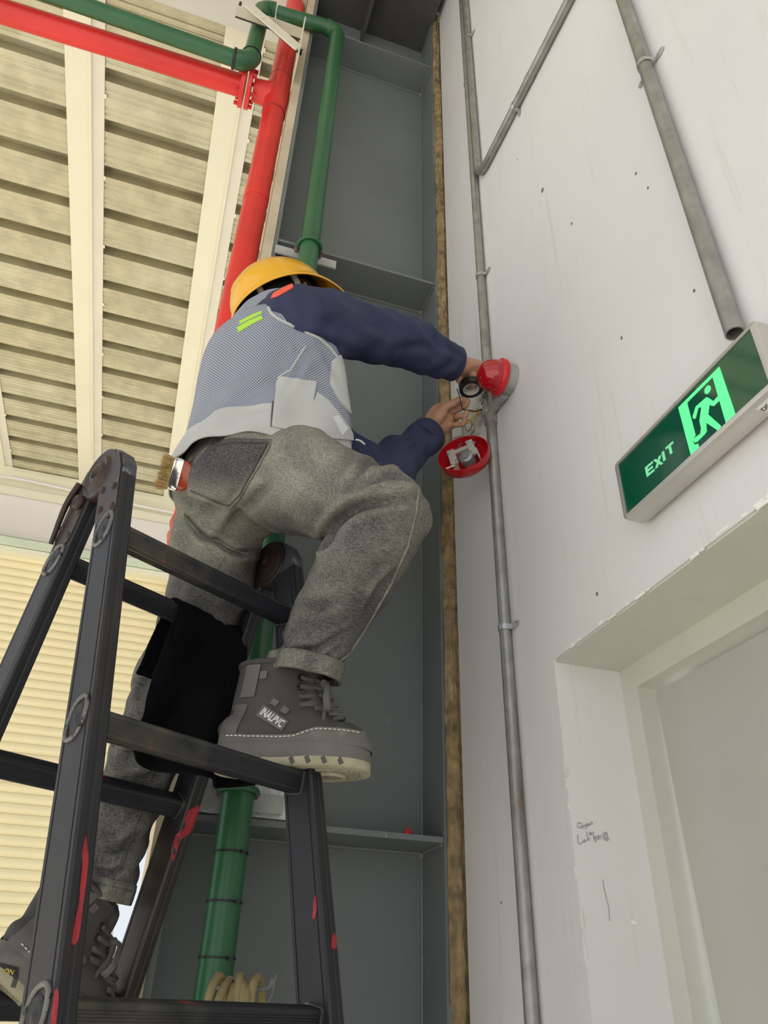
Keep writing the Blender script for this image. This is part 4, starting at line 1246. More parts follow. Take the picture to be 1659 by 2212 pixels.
0 and vp('hem_band', [(402, 992), (412, 960), (440, 928), (490, 900), (545, 878), (592, 868), (586, 922), (545, 918), (500, 923), (455, 942), (420, 972)], M_vestplain)
pk = vp('side_pocket', [(600, 815), (640, 820), (682, 826), (676, 870), (662, 910), (650, 936), (618, 930), (586, 922), (592, 868)], M_vestplain, .001, .003)
pk2 = vp('flap_pocket', [(684, 850), (706, 866), (730, 895), (752, 925), (766, 952), (720, 948), (660, 936), (654, 922), (672, 880)], M_vestplain, .001, .004)
obj('name_label', [patch(bvh_of(pk2.data), [(719, 901), (730, 897), (751, 926), (738, 941)], 5, .0004, .0012)], mat('white_patch', (.72, .73, .78), .6), pk2, 40)
vp('front_panel', [(714, 782), (735, 765), (750, 768), (757, 800), (762, 850), (770, 890), (768, 910), (750, 890), (728, 860), (712, 830)], M_vestplain, .001, .004)
vp('lime_stripe', [(512, 708), (540, 692), (566, 682), (568, 689), (545, 700), (516, 718)], M_lime, .0006, .0010)
vp('lime_stripe', [(518, 694), (545, 680), (566, 672), (566, 677), (546, 687), (518, 701)], M_lime, .0006, .0010)
vp('reflective_stripe', [(517, 702), (546, 688), (566, 678), (566, 681), (541, 691), (513, 706)], M_silver, .001, .001)
obj('shoulder_tab', [patch(BV_S, [(586, 645), (592, 634), (610, 623), (632, 614), (634, 622), (616, 632), (598, 642)], 4, .0008, .0014)], M_orange, vest, 40)
0 and vp('collar', [(520, 690), (548, 650), (570, 625), (600, 610), (618, 612), (600, 628), (585, 645), (570, 660), (545, 676)], M_vestplain, .001, .002)
# bound edge of the right armhole: where the sleeve leaves the vest
obj('armhole_binding', [seam(BV_V, [(576, 656), (585, 676), (602, 690), (618, 698), (653, 714), (688, 731), (711, 751), (728, 772)], .0036, .0005)], M_vestplain, vest, 60)
obj('panel_seam', [seam(BV_V, [(660, 748), (640, 780), (628, 800), (600, 816)], .0022)], M_vestplain, vest, 60)
obj('panel_seam', [seam(BV_V, [(590, 868), (587, 900), (586, 922)], .0018)], M_stitch, vest, 60)
obj('loose_thread', [g_tube([P(768, 950, 1.42), P(778, 952, 1.42), P(788, 960, 1.42)], .002, 6, 4)], M_vestplain, vest)

# ------------------------------------------------------------------ hard hat
hc = HEAD + hu * .030 - hf * .005
NH = 64
def hat_ring(h, k, off=0.0):
    out = []
    for t in np.linspace(0, 2 * math.pi, NH, endpoint=False):
        c_, s_ = math.cos(t), math.sin(t)
        L = .128 if c_ > 0 else .122
        out.append(hc + hu * h + hf * (c_ * (L + off) * k) + hr * (s_ * (.112 + off) * k))
    return np.array(out)
def brim(h, add, drop):
    out = []
    for t in np.linspace(0, 2 * math.pi, NH, endpoint=False):
        c_, s_ = math.cos(t), math.sin(t)
        L = .128 if c_ > 0 else .122
        peak = max(0, c_) ** 2.5 * .045
        out.append(hc + hu * (h - drop * max(0, c_) ** 2) + hf * (c_ * (L + add + peak)) + hr * (s_ * (.112 + add)))
    return np.array(out)
rings = [brim(-.004, .012, .012), brim(.0, .013, .010), brim(.004, .009, .006), hat_ring(.010, 1.0)]
for a_ in (.2, .4, .6, .75, .88, .96):
    rings.append(hat_ring(.010 + .118 * a_, math.sqrt(max(0, 1 - a_ ** 2.3))))
top = hc + hu * .130
V, F = g_loft(rings, False); V = np.vstack([V, top]); e0 = (len(rings) - 1) * NH
F += [(e0 + j, e0 + (j + 1) % NH, len(V) - 1) for j in range(NH)]
hm = eval_mods(new_mesh('hat', V, F), [('SOLIDIFY', dict(thickness=.004, offset=-1)), ('SUBSURF', dict(levels=1))])
hat = mesh_obj('hard_hat', hm, M_helmet, person, 180); tag(hat, 'glossy yellow hard hat')
ridge = [hc + hu * (.010 + .122 * math.cos(t)) + hf * (.122 * math.sin(t)) for t in np.linspace(-1.2, 1.2, 20)]
obj('crown_ridge', [g_tube(ridge, [.002] + [.007] * 18 + [.002], 10)], M_helmet, hat, 60)
band = [hc + hu * (-.004) + hf * math.cos(t) * .105 + hr * math.sin(t) * .090 for t in np.linspace(0, 2 * math.pi, 40)]
V, F = g_loft([np.array([p_ + hu * .014, p_ + hu * -.016]) for p_ in band], False, False)
obj('head_band', [(V, F)], M_black, hat)
for th in (.7, 1.5, 2.4, 3.8, 4.6, 5.5):
    e1 = hf * math.cos(th) * .106 + hr * math.sin(th) * .091
    obj('suspension_strap', [g_tube([hc + e1 - hu * .01, hc + e1 * .95 + hu * .05, hc + e1 * .4 + hu * .10], [.008, .007, .006], 6, 4)], M_strapg if th in (2.4, 1.5) else M_black, hat, 60)
obj('nape_strap', [g_tube([hc + hr * .092 - hu * .01 + hf * .02, hc + hr * .078 - hu * .06 - hf * .055, hc - hu * .065 - hf * .10, hc - hr * .078 - hu * .06 - hf * .055, hc - hr * .092 - hu * .01 + hf * .02], .010, 8, 6)], M_black, hat, 60)
obj('chin_strap', [g_tube([hc + hr * .095 - hu * .005 + hf * .02, hc + hr * .075 - hu * .07 + hf * .03, hc - hu * .12 + hf * .05, hc - hr * .075 - hu * .07 + hf * .03, hc - hr * .095 - hu * .005 + hf * .02], .006, 8, 6)], M_strapg, hat, 60)
# ------------------------------------------------------------------ work boots
M_boot = mat('grey_suede', (.066, .062, .061), .8, 0, .18, 10, .35, 160, layers=[((.13, .12, .115), 6, .60, .2, None)])
M_sole = mat('grey_rubber_sole', (.155, .145, .135), .6, 0, .15, 12, .2, 80, layers=[((.26, .25, .22), 14, .58, .15, None)])
M_tread = mat('dusty_tread', (.42, .385, .27), .85, 0, .2, 25, .5, 120)
M_lace = mat('grey_lace', (.13, .125, .125), .8, 0, .2, 40, .5, 400)
M_panel = mat('boot_panel', (.125, .112, .112), .55, 0, .12, 14)
M_thread = mat('white_thread', (.72, .70, .66), .7)
M_btext = mat('boot_print', (.80, .79, .78), .6)
M_goldtxt = mat('gold_print', (.55, .42, .08), .5)

def boot(name, origin, fwd, up, label, L=.262, shaft_dir=None, mirror=1, word='INALPVC', shaft_len=.176):
    f = nrm(fwd); u = nrm(up - f * (np.asarray(up) @ f)); l = np.cross(u, f) * mirror      # l: towards the side with the panels seen
    o_ = np.asarray(origin, float)
    X = lambda x, y, z: o_ + f * x + l * y + u * z
    W = lambda x: (.040 + .010 * min(1, max(0, (x - .09) / .07)) - .005 * math.exp(-((x - .115) / .03) ** 2)) * math.sqrt(max(.0, 1 - abs((x - L * .5) / (L * .501)) ** (3.2 if x > L * .5 else 4.0)))
    b = bpy.data.objects.new(name, None)
    # upper
    sd = np.array([.02, 0, 1.0]) if shaft_dir is None else np.asarray(shaft_dir, float)
    foot = g_limb([(X(.008, 0, .045), .018, .018), (X(.026, 0, .055), .038, .036), (X(.085, 0, .062), .043, .050), (X(.15, 0, .060), .045, .050), (X(.185, 0, .050), .048, .034), (X(.218, 0, .048), .047, .030), (X(L - .022, 0, .044), .036, .024), (X(L - .012, 0, .040), .018, .014)], u, 26)
    S0 = np.array((.086, 0, .06)); s = nrm(sd)
    pth = lambda t: X(*(S0 + s * t))
    shaft = g_limb([(pth(-.01), .040, .062), (pth(.03), .043, .072), (pth(.06), .045, .072), (pth(.09), .047, .070), (pth(shaft_len - .064), .050, .070)], f, 26)
    tongue = g_limb([(X(.196, 0, .070), .024, .010), (X(.172, 0, .098), .027, .016), (pth(.07) + f * .064, .028, .014), (pth(shaft_len - .07) + f * .066, .030, .012), (pth(shaft_len - .052) + f * .070, .026, .007)], f, 18)
    um = blend_union([foot, shaft, tongue], .0038, 5, .5)
    upper = mesh_obj('upper', um, M_boot, b, 180)
    bv = bvh_of(um)
    # sole: outline extruded, with welt, tread and notches
    xs = np.linspace(.0, L, 40)
    out = [(x, W(x) + .006) for x in xs] + [(x, -(W(x) + .006)) for x in xs[::-1]]
    def ring(z, grow, toe=0.0):
        return np.array([X(x + (toe if x > L * .8 else 0), y * (1 + grow), z) for x, y in out])
    mids = obj('midsole', [g_loft([ring(.008, -.02), ring(.012, .03), ring(.028, .05), ring(.036, .03), ring(.040, -.04)])], M_sole, b, 60)
    obj('outsole', [g_loft([ring(-.004, -.06), ring(-.002, .0), ring(.008, .03), ring(.012, .0)])], M_tread, b, 50)
    obj('toe_bumper', [g_loft([np.array([X(L * .62 + (x - L * .62) * kx, y * ky, z) for x, y in out if x > L * .62]) for z, kx, ky in ((.030, 1.02, 1.04), (.042, 1.01, 1.02), (.050, .98, .98), (.057, .92, .90), (.061, .84, .78))], False, False)], M_sole, b, 60)
    # tread pads: rough fore-part, ring, heel pad
    obj('tread_pad', [g_prism([(x_, y_ * .72) for x_, y_ in [(L * .56, .030), (L * .70, .045), (L * .86, .040), (L * .93, .02), (L * .93, -.02), (L * .86, -.040), (L * .70, -.045), (L * .56, -.030)]], X(0, 0, -.004), f, l, -u, .003)], mat('rough_tread', (.36, .33, .24), .95, 0, .4, 180, 1.0, 260), b)
    rg = [X(L * .74 + .024 * math.cos(t), .020 * math.sin(t), -.008) for t in np.linspace(0, 2 * math.pi, 28)]
    obj('tread_ring', [g_tube(rg, .004, 8)], M_tread, b, 60)
    obj('tread_pad', [g_prism([(x_, y_) for x_, y_ in [(.03, .026), (.085, .028), (.085, -.028), (.03, -.026), (.018, 0)]], X(0, 0, -.004), f, l, -u, .003)], MATS['rough_tread'], b)
    for i in range(6):
        xx = (L * .52, L * .62, L * .72, L * .82, .05, .08)[i]
        for sy in (-1, 1):
            y0 = (W(xx) + .004)
            obj('sole_notch', [g_box(X(xx, sy * y0, .0045), (.0035, .004, .0055), [nrm(f + u * .5), l, nrm(u - f * .5)])], mat('notch_rubber', (.10, .095, .088), .9), mids)
    # white welt stitching, following the outline
    st = []
    def welt(x): return .043 + (.010 if x > L * .66 else (.010 * max(0, (x - L * .52) / (L * .14)) if x > L * .52 else .006 * max(0, 1 - x / (L * .22))))
    for sy in (-1, 1):
        for i in range(30):
            x0 = L * .08 + i * (L * .86) / 30; x1 = x0 + L * .018
            p0 = X(x0, sy * (W(x0) * 1.05 + .0060), welt(x0)); p1 = X(x1, sy * (W(x1) * 1.05 + .0060), welt(x1))
            st.append(g_tube([p0, p1], .0011, 5))
    obj('welt_stitching', st, M_thread, b)['kind'] = 'stuff'
    # side lip of the midsole that carries the stitch line
    lip = []
    for sy in (-1, 1):
        V, F = [], []
        xx = np.linspace(.005, L * .97, 40)
        for x in xx:
            w_ = welt(x) + .004
            V += [X(x, sy * (W(x) * 1.04 + .0055), .030), X(x, sy * (W(x) * 1.02 + .0050), w_), X(x, sy * (W(x) * .94), w_ + .002)]
        for i in range(len(xx) - 1):
            for j in range(2): F.append((3 * i + j, 3 * i + 3 + j, 3 * i + 4 + j, 3 * i + 1 + j))
        lip.append((V, F))
    obj('rand', lip, M_sole, b, 60)
    # heel counter, collar tab, side strap, eyelets, laces
    def onside(x, z, sy=1):
        p0 = X(x, .12 * sy, z); d = Vector(-l * sy)
        loc, no_, i_, ds = bv.ray_cast(Vector(p0), d)
        if loc is None:
            loc, no_, i_, ds = bv.find_nearest(Vector(X(x, .03 * sy, z)))
        return np.array(loc), l * sy
    def onfront(z, y):
        p0 = X(.32, y, z + .03); loc, no_, i_, ds = bv.ray_cast(Vector(p0), Vector(nrm(-f - u * .25)))
        if loc is None:
            loc, no_, i_, ds = bv.find_nearest(Vector(X(.16, y, z)))
        return np.array(loc), np.array(no_)
    def sidepatch(nm, poly, m_, th=.0022, sy=1, n=8):
        # dense outline with inner grid
        top, bot, F = [], [], []
        A_ = np.array(poly, float)
        # quad patch by bilinear of 4 corners
        g = []
        for i in range(n + 1):
            for j in range(n + 1):
                s_, t_ = i / n, j / n
                q_ = (A_[0] * (1 - s_) + A_[1] * s_) * (1 - t_) + (A_[3] * (1 - s_) + A_[2] * s_) * t_
                p_, nn = onside(q_[0], q_[1], sy); top.append(p_ + nn * th); bot.append(p_ - nn * .002)
        N_ = (n + 1) ** 2; k = n + 1
        for i in range(n):
            for j in range(n):
                a_ = i * k + j; F.append((a_, a_ + 1, a_ + k + 1, a_ + k)); F.append((a_ + N_, a_ + k + N_, a_ + k + 1 + N_, a_ + 1 + N_))
        for i in range(n):
            for (a_, c_) in ((i, i + 1), ((n) * k + i, n * k + i + 1)): F.append((a_, c_, c_ + N_, a_ + N_))
            for (a_, c_) in ((i * k, (i + 1) * k), (i * k + n, (i + 1) * k + n)): F.append((a_, c_, c_ + N_, a_ + N_))
        return obj(nm, [(np.array(top + bot), F)], m_, b, 40)
    for sy in (1, -1):
        sidepatch('heel_counter', [(.006, .048), (.036, .048), (.050, .098), (.016, .104)], M_panel, .0025, sy)
        sidepatch('collar_strap', [(.034, .112), (.060, .110), (.066, .166), (.040, .168)], M_panel, .003, sy)
        sidepatch('loop_tab', [(.066, .140), (.078, .140), (.079, .153), (.067, .153)], M_panel, .004, sy, 3)
        sidepatch('loop_tab', [(.088, .098), (.098, .092), (.104, .101), (.094, .107)], M_panel, .004, sy, 3)
        sidepatch('loop_tab', [(.106, .086), (.116, .080), (.122, .089), (.112, .095)], M_panel, .004, sy, 3)
    lab = sidepatch('name_patch', [(.066, .078), (.112, .052), (.122, .068), (.078, .096)], M_panel, .003, 1)
    if word:
        Vt, Ft = text_mesh(word, .0185, (0, 0, 0), (1, 0, 0), (0, 1, 0), .0005, 'CENTER', .15, .0004)
        ca, sa = math.cos(-.56), math.sin(-.56); Q = []
        for a_ in Vt:
            tx = (a_[0] * .60) * mirror * -1; ty = a_[1]
            p_, nn = onside(.094 + tx * ca - ty * sa, .0735 + tx * sa + ty * ca, 1); Q.append(p_ + nn * (.0038 + a_[2]))
        obj('print', [(np.array(Q), Ft)], M_btext, lab)
    rows = [(.163, .036), (.147, .035), (.130, .034), (.115, .033), (.102, .031), (.090, .028), (.079, .024)]
    prev = None
    lc = []
    for i, (z_, y_) in enumerate(rows):
        a1, n1_ = onfront(z_, y_); a2, n2_ = onfront(z_, -y_)
        for p_, nn in ((a1, n1_), (a2, n2_)):
            if i < 2:
                obj('eyelet', [g_lathe(p_ + nn * .0005, nn, [(0, .0065), (.0025, .006), (.0025, .0035), (0, .003)], 14)], M_black, b, 60)
        if i < len(rows) - 1:
            b1, m1_ = onfront(rows[i + 1][0], rows[i + 1][1]); b2, m2_ = onfront(rows[i + 1][0], -rows[i + 1][1])
            cmid, cn = onfront((z_ + rows[i + 1][0]) / 2, 0)
            obj('lace', [g_tube([a1 + n1_ * .002, cmid + cn * .012, b2 + m2_ * .002], .0042, 8, 5)], M_lace, b, 60)
            obj('lace', [g_tube([a2 + n2_ * .002, cmid + cn * .008, b1 + m1_ * .002], .0042, 8, 5)], M_lace, b, 60)
        else:
            obj('lace', [g_tube([a1 + n1_ * .002, mid(a1, a2, .5) + n1_ * .005, a2 + n2_ * .002], .0034, 8, 4)], M_lace, b, 60)
    kn, kn_n = onfront(.152, .016)
    kn = kn + kn_n * .010
    obj('lace_knot', [g_limb([(kn - l * .010, .004, .004), (kn, .008, .008), (kn + l * .010, .004, .004)], u, 10)], M_lace, b, 60)
    for s_ in (1, -1):
        for dz in (0, .0035):
            obj('lace_loop', [g_tube([kn, kn + l * s_ * .014 + kn_n * .008 - u * .006, kn + l * s_ * .040 + kn_n * .008 - u * .038 + f * dz, kn + l * s_ * .024 + kn_n * .010 - u * .054 + f * dz, kn + l * s_ * .006 + kn_n * .006 - u * .016, kn], .0040, 8, 5)], M_lace, b, 60)
        obj('lace_end', [g_tube([kn, kn + l * s_ * .006 + kn_n * .008 - u * .016, kn + l * s_ * .014 + kn_n * .006 - u * .050, kn + l * s_ * .020 + kn_n * .004 - u * .078], [.0032, .0036, .0036, .0025], 8, 5)], M_lace, b, 60)
    # collar opening lining
    c_ = pth(shaft_len - .062)
    obj('collar_rim', [g_tube([c_ + f * .068 * math.cos(t) + l * .048 * math.sin(t) + u * .002 * math.cos(2 * t) for t in np.linspace(0, 2 * math.pi, 36)], .0055, 8)], M_boot, b, 60)
    COL.objects.link(b)
    b['label'] = label
    b.parent = person
    return b, bv
# right boot stands on the second rung of the near side
bootR, _bv = boot('boot', RB0, RF, UPZ, 'grey suede lace-up work boot', .256, np.array([.05, .0, 1.0]), mirror=-1)
# left boot is lower down, heel raised, its ball on a rung of the far side
bootL, _bv2 = boot('boot', LB0, LF, LU, 'dark grey lace-up work boot with its heel raised', .256, np.array([-.30, 0, 1.0]), mirror=-1, word=None)
# gilt lettering on the side of the left boot
_all = [c_ for c_ in bootL.children if c_.name.split('.')[0] in ('upper', 'midsole', 'rand')]
_vv, _ff = geo_join([(get_co(c_.data), [tuple(p_.vertices) for p_ in c_.data.polygons]) for c_ in _all])
_bv3 = BVHTree.FromPolygons([Vector(q_) for q_ in _vv], _ff)
obj('name_band', [patch(_bv3, [(-30, 2073), (40, 2090), (38, 2116), (-30, 2100)], 6, .0008, .001)], M_black, bootL)
Vt, Ft = text_mesh('FASHION', 13, (0, 0, 0), (1, 0, 0), (0, 1, 0), .2, 'CENTER', .2, .3)
Q = []
for a_ in Vt:
    p_, nn = hit(_bv3, 2 + a_[0] * 1.0 + a_[1] * .15, 2095 - a_[1] * 1.0 + a_[0] * .22)
    Q.append(p_ + nn * (.0024 + .0004 * (a_[2] > 0)))
obj('print', [(np.array(Q), Ft)], M_goldtxt, bootL)
# ================================================================== fittings and hand tools
# ------------------------------------------------------------------ exit sign
M_alu = mat('brushed_aluminium', (.60, .575, .53), .38, .55, .08, 6, .15, 60, (1, .2, 1), layers=[((.30, .24, .17), 14, .66, .1, None)])
M_signg = mat('sign_green', (.004, .085, .045), .08, 0, .03, 2, spec=.6, coat=.5)
M_glow = mat('sign_glow', (.10, .75, .25), .3, 0, .02, 2, emit=(.10, .95, .28), estr=.75)
M_glow2 = mat('sign_letter', (.22, .72, .38), .3, 0, .02, 2, emit=(.20, .80, .38), estr=.30)
sign = thing('exit_sign', 'green illuminated EXIT sign with running figure in an aluminium case', 'sign')
SX, SYL, SYR, SZB, SZT = .648, .826, .492, 2.150, 2.263
SD = .034
h_z = (SZT - SZB); 
def rrect(y0, y1, z0, z1, r, n=5):
    out = []
    for cx, cy, a0 in ((y1 - r, z1 - r, 0), (y0 + r, z1 - r, 90), (y0 + r, z0 + r, 180), (y1 - r, z0 + r, 270)):
        for k in range(n + 1):
            t = math.radians(a0 + 90 * k / n); out.append((cx + r * math.cos(t), cy + r * math.sin(t)))
    return out
def rr_ring(x, g): return np.array([(x, a_, b_) for a_, b_ in rrect(SYR - g, SYL + g, SZB - g, SZT + g, .009 + g)])
case = obj('case', [g_loft([rr_ring(SX, -.004), rr_ring(SX, -.001), rr_ring(SX + .003, 0), rr_ring(SX + SD - .006, 0), rr_ring(SX + SD - .001, -.003), rr_ring(SX + SD, -.008)])], M_alu, sign, 40)
B = .0085
def in_ring(x): return np.array([(x, a_, b_) for a_, b_ in rrect(SYR + B * 1.5, SYL - B, SZB + B, SZT - B * .8, .0006)])
obj('frame_lip', [g_loft([rr_ring(SX + .001, -.0005), rr_ring(SX - .003, -.0012), rr_ring(SX - .0036, -.002), in_ring(SX - .0036), in_ring(SX + .001)], False)], M_alu, sign, 40)
obj('face_panel', [g_bb((SX - .0015, SYR + B, SZB + B), (SX - .0005, SYL - B, SZT - B * .7))], M_signg, sign)
# the face is seen along -x: horizontal axis runs to -y (reading direction), vertical is z
fh = h_z - B * 1.9
def sg_poly(nm, pts, m_, th=.0007):
    # pts in (s, t): s along reading direction in metres from the left inner edge, t up from the bottom inner edge
    pts = [(a_, max(b_, .0006)) for a_, b_ in pts]
    c0 = np.array((SX - .0016, SYL - B, SZB + B))
    return obj(nm, [g_prism(pts, c0, (0, -1, 0), (0, 0, 1), (-1, 0, 0), th)], m_, sign)
# map sign pixels to (s,t)
def st(u, v):
    p_ = on_x(u, v, SX - .0016); return (SYL - B - p_[1], p_[2] - SZB - B)
PXS = lambda lst: [st(1300 + a_ * 359 / 1527.0, 660 + b_ * 520 / 2212.0) for a_, b_ in lst]
sg_poly('door_symbol', PXS([(705, 938), (785, 892), (795, 935), (862, 1190), (845, 1222), (842, 1262), (858, 1280), (888, 1270), (897, 1312), (885, 1385), (838, 1442)]), M_glow)
sg_poly('door_symbol', PXS([(785, 892), (1020, 658), (1082, 562), (705, 938)]), M_glow)
sg_poly('door_symbol', PXS([(1020, 655), (1082, 562), (1250, 1062), (1115, 1190), (1145, 1085)]), M_glow)
fig = []
cc = PXS([(974, 774)])[0]
r_ = .0062
sg_poly('figure_head', [(cc[0] + r_ * math.cos(t), cc[1] + r_ * math.sin(t)) for t in np.linspace(0, 2 * math.pi, 20, endpoint=False)], M_glow)
sg_poly('running_figure', PXS([(965, 842), (992, 855), (1028, 880), (1075, 828), (1085, 870), (1030, 925), (990, 915), (978, 1000), (960, 1070), (965, 1160), (940, 1190), (880, 1250), (855, 1260), (845, 1235), (858, 1215), (908, 1180), (915, 1130), (900, 1060), (918, 935), (888, 940), (862, 1040), (842, 1040), (838, 1020), (865, 930)]), M_glow)
sg_poly('figure_leg', PXS([(978, 1000), (1095, 1105), (1100, 1150), (1075, 1165), (960, 1075)]), M_glow, .0009)
sg_poly('figure_foot', PXS([(1090, 1162), (1112, 1185), (1045, 1252), (1060, 1195)]), M_glow)
# letters: EXIT, in slanted bold capitals
for ch, quad in (('E', [(398, 1490), (468, 1430), (486, 1520), (415, 1578)]), ('X', [(468, 1425), (548, 1372), (562, 1448), (492, 1502)]), ('I', [(552, 1350), (572, 1335), (590, 1415), (568, 1432)]), ('T', [(585, 1305), (655, 1246), (675, 1330), (606, 1392)])):
    q_ = np.array(PXS(quad)); w_ = (q_[1] - q_[0] + q_[2] - q_[3]) / 2; v_ = (q_[0] - q_[3] + q_[1] - q_[2]) / 2; bl = q_[3]
    strokes = {'E': [[(0, 0), (.3, 0), (.3, 1), (0, 1)], [(.3, 0), (1, 0), (1, .2), (.3, .2)], [(.3, .4), (.9, .4), (.9, .6), (.3, .6)], [(.3, .8), (1, .8), (1, 1), (.3, 1)]],
               'X': [[(0, 0), (.32, 0), (1, 1), (.68, 1)], [(.68, 0), (1, 0), (.32, 1), (0, 1)]],
               'I': [[(0, 0), (1, 0), (1, 1), (0, 1)]], 'T': [[(0, .78), (1, .78), (1, 1), (0, 1)], [(.35, 0), (.65, 0), (.65, .78), (.35, .78)]]}[ch]
    c0 = np.array((SX - .0016, SYL - B, SZB + B)); gl = []
    for k, s_ in enumerate(strokes):
        gl.append(g_prism([tuple(bl + w_ * a_ + v_ * b_) for a_, b_ in s_], c0, (0, -1, 0), (0, 0, 1), (-1, 0, 0), .0006 + .00005 * k))
    obj('letter_' + ch.lower(), gl, M_glow2, sign)
for yy in (.765, .575):
    obj('hanging_ring', [g_tube([(SX + .012, yy + .012 * math.cos(t), SZT + .001 + .013 * math.sin(t)) for t in np.linspace(-.1, math.pi + .1, 16)], .0016, 8)], M_strap, sign, 60)
obj('rating_plate', [g_bb((SX + .006, SYR + .012, SZB - .0008), (SX + .022, SYR + .05, SZB))], mat('plate_pale', (.7, .7, .68), .5), sign)
obj('rating_print', [text_mesh('DL', .010, (SX + .014, SYR + .043, SZB - .0012), (0, -1, 0), (1, 0, 0), .0003)], M_black, sign)
obj('wall_spacer', [g_bb((SX + SD, SYL - .05, SZB + .03), (XW, SYL - .03, SZT - .03)), g_bb((SX + SD, SYR + .03, SZB + .03), (XW, SYR + .05, SZT - .03))], M_alu, sign)

# ------------------------------------------------------------------ strobe light
M_redpl = mat('red_lens', (.42, .004, .014), .10, 0, .06, 6, coat=.6)
M_redring = mat('red_bezel', (.62, .012, .02), .28, 0, .04, 6)
M_grpl = mat('grey_plastic', (.33, .34, .33), .5, 0, .06, 8)
strobe = thing('strobe_light', 'red domed alarm strobe on a grey round base beside the conduit', 'alarm light')
sc = A3(XW, 1.213, 2.818)
obj('base', [g_lathe(sc, (-1, 0, 0), [(0, .040), (.026, .040), (.029, .037), (.029, .001)], 36)], M_grpl, strobe, 50)
obj('bezel', [g_lathe(sc, (-1, 0, 0), [(.027, .030), (.027, .046), (.030, .0475), (.040, .0475), (.044, .044), (.044, .030)], 40)], M_redring, strobe, 50)
obj('lens', [g_lathe(sc, (-1, 0, 0), [(.042, .043)] + [(.044 + .048 * math.sin(t), .0425 * math.cos(t) ** .85) for t in np.linspace(.05, 1.56, 14)], 40)], M_redpl, strobe, 60)
obj('cover_screw', [g_cyl(sc + A3(-.012, -.012, -.0385), sc + A3(-.012, -.012, -.043), .004, n=10)], M_strap, strobe)
br_ = thing('branch_fitting', 'short grey conduit branch leading from the conduit up to the strobe', 'conduit fitting')
f0 = A3(XC, YL, 2.83); f1 = sc + A3(-.015, .020, -.034)
f0b = A3(XC, YL - .004, 2.800)
obj('pipe', [g_tube([f0b, mid(f0b, f1, .5), f1], .0125, 16)], M_grpl, br_, 60)
obj('collar', [g_lathe(mid(f0b, f1, .18), f1 - f0b, [(0, .0125), (0, .0155), (.022, .0155), (.022, .0125)], 18)], M_grpl, br_)
obj('inspection_cover', [g_lathe((XC - .012, YL, 2.798), (-1, 0, 0), [(0, .016), (.006, .016), (.007, .012), (.007, .0005)], 20)], M_grpl, br_, 50)

# ------------------------------------------------------------------ bell back plate, gong, wires
M_plate = mat('bell_plate', (.74, .72, .66), .5, 0, .12, 14, .1, 60, layers=[((.35, .32, .25), 18, .62, .1, None)])
plate = thing('bell_back_box', 'off-white bell back box fixed to the wall behind the hands of the worker', 'alarm base')
X0 = XW
outl = [on_x(u, v, X0) for u, v in ((983, 822), (998, 817), (1046, 832), (1053, 845), (1052, 885), (1043, 905), (1037, 935), (1022, 955), (986, 965), (982, 900))]
V, F = g_prism([(p_[1], p_[2]) for p_ in outl], (X0, 0, 0), (0, 1, 0), (0, 0, 1), (-1, 0, 0), .012)
obj('back_plate', [(V, F)], M_plate, plate)
cen = np.mean(outl, 0)
V, F = g_prism([(cen[1] + (p_[1] - cen[1]) * .8, cen[2] + (p_[2] - cen[2]) * .8) for p_ in outl], (X0 - .012, 0, 0), (0, 1, 0), (0, 0, 1), (-1, 0, 0), .010)
obj('raised_panel', [(V, F)], M_plate, plate)
for (u, v, w_, h_) in ((1043, 858, .03, .008), (1030, 900, .022, .03), (1010, 935, .05, .012)):
    c_ = on_x(u, v, X0 - .024); obj('terminal_block', [g_box(c_, (.008, w_ / 2, h_ / 2))], M_plate, plate)
for (u, v) in ((1040, 886), (1041, 872), (1046, 858)):
    c_ = on_x(u, v, X0 - .033); obj('terminal_hole', [g_cyl(c_, c_ + A3(-.001, 0, 0), .004, n=10)], M_black, plate)
zg = 1.84
gc = P(1000, 978, zg)
cx_, cy_, cz_ = CAM_R[:, 0], CAM_R[:, 1], CAM_R[:, 2]
toc = nrm(CAM_P - gc)
im_up = nrm(cy_ - toc * (cy_ @ toc)); im_rt = np.cross(im_up, toc)
gn = nrm(toc * math.cos(math.radians(53)) + (im_up * .93 - im_rt * .36) * math.sin(math.radians(53)))
gong = thing('bell_gong', 'upturned red bell gong with its striker motor inside, dangling by wires', 'alarm bell')
Rg = .0645
shell = [(.0, Rg), (-.004, Rg + .001), (-.016, Rg), (-.030, Rg * .93), (-.040, Rg * .76), (-.046, Rg * .5), (-.048, .001), (-.0455, .001), (-.0435, Rg * .48), (-.037, Rg * .73), (-.028, Rg * .90), (-.015, Rg * .965), (0, Rg * .965), (.0, Rg)]
x_, y_, d_ = frame(gn, im_up)
obj('shell', [g_loft([circ(gc + gn * t, x_, y_, r, n=44) for t, r in shell], False)], mat('gong_red', (.50, .008, .014), .22, 0, .06, 6, coat=.3), gong, 50)
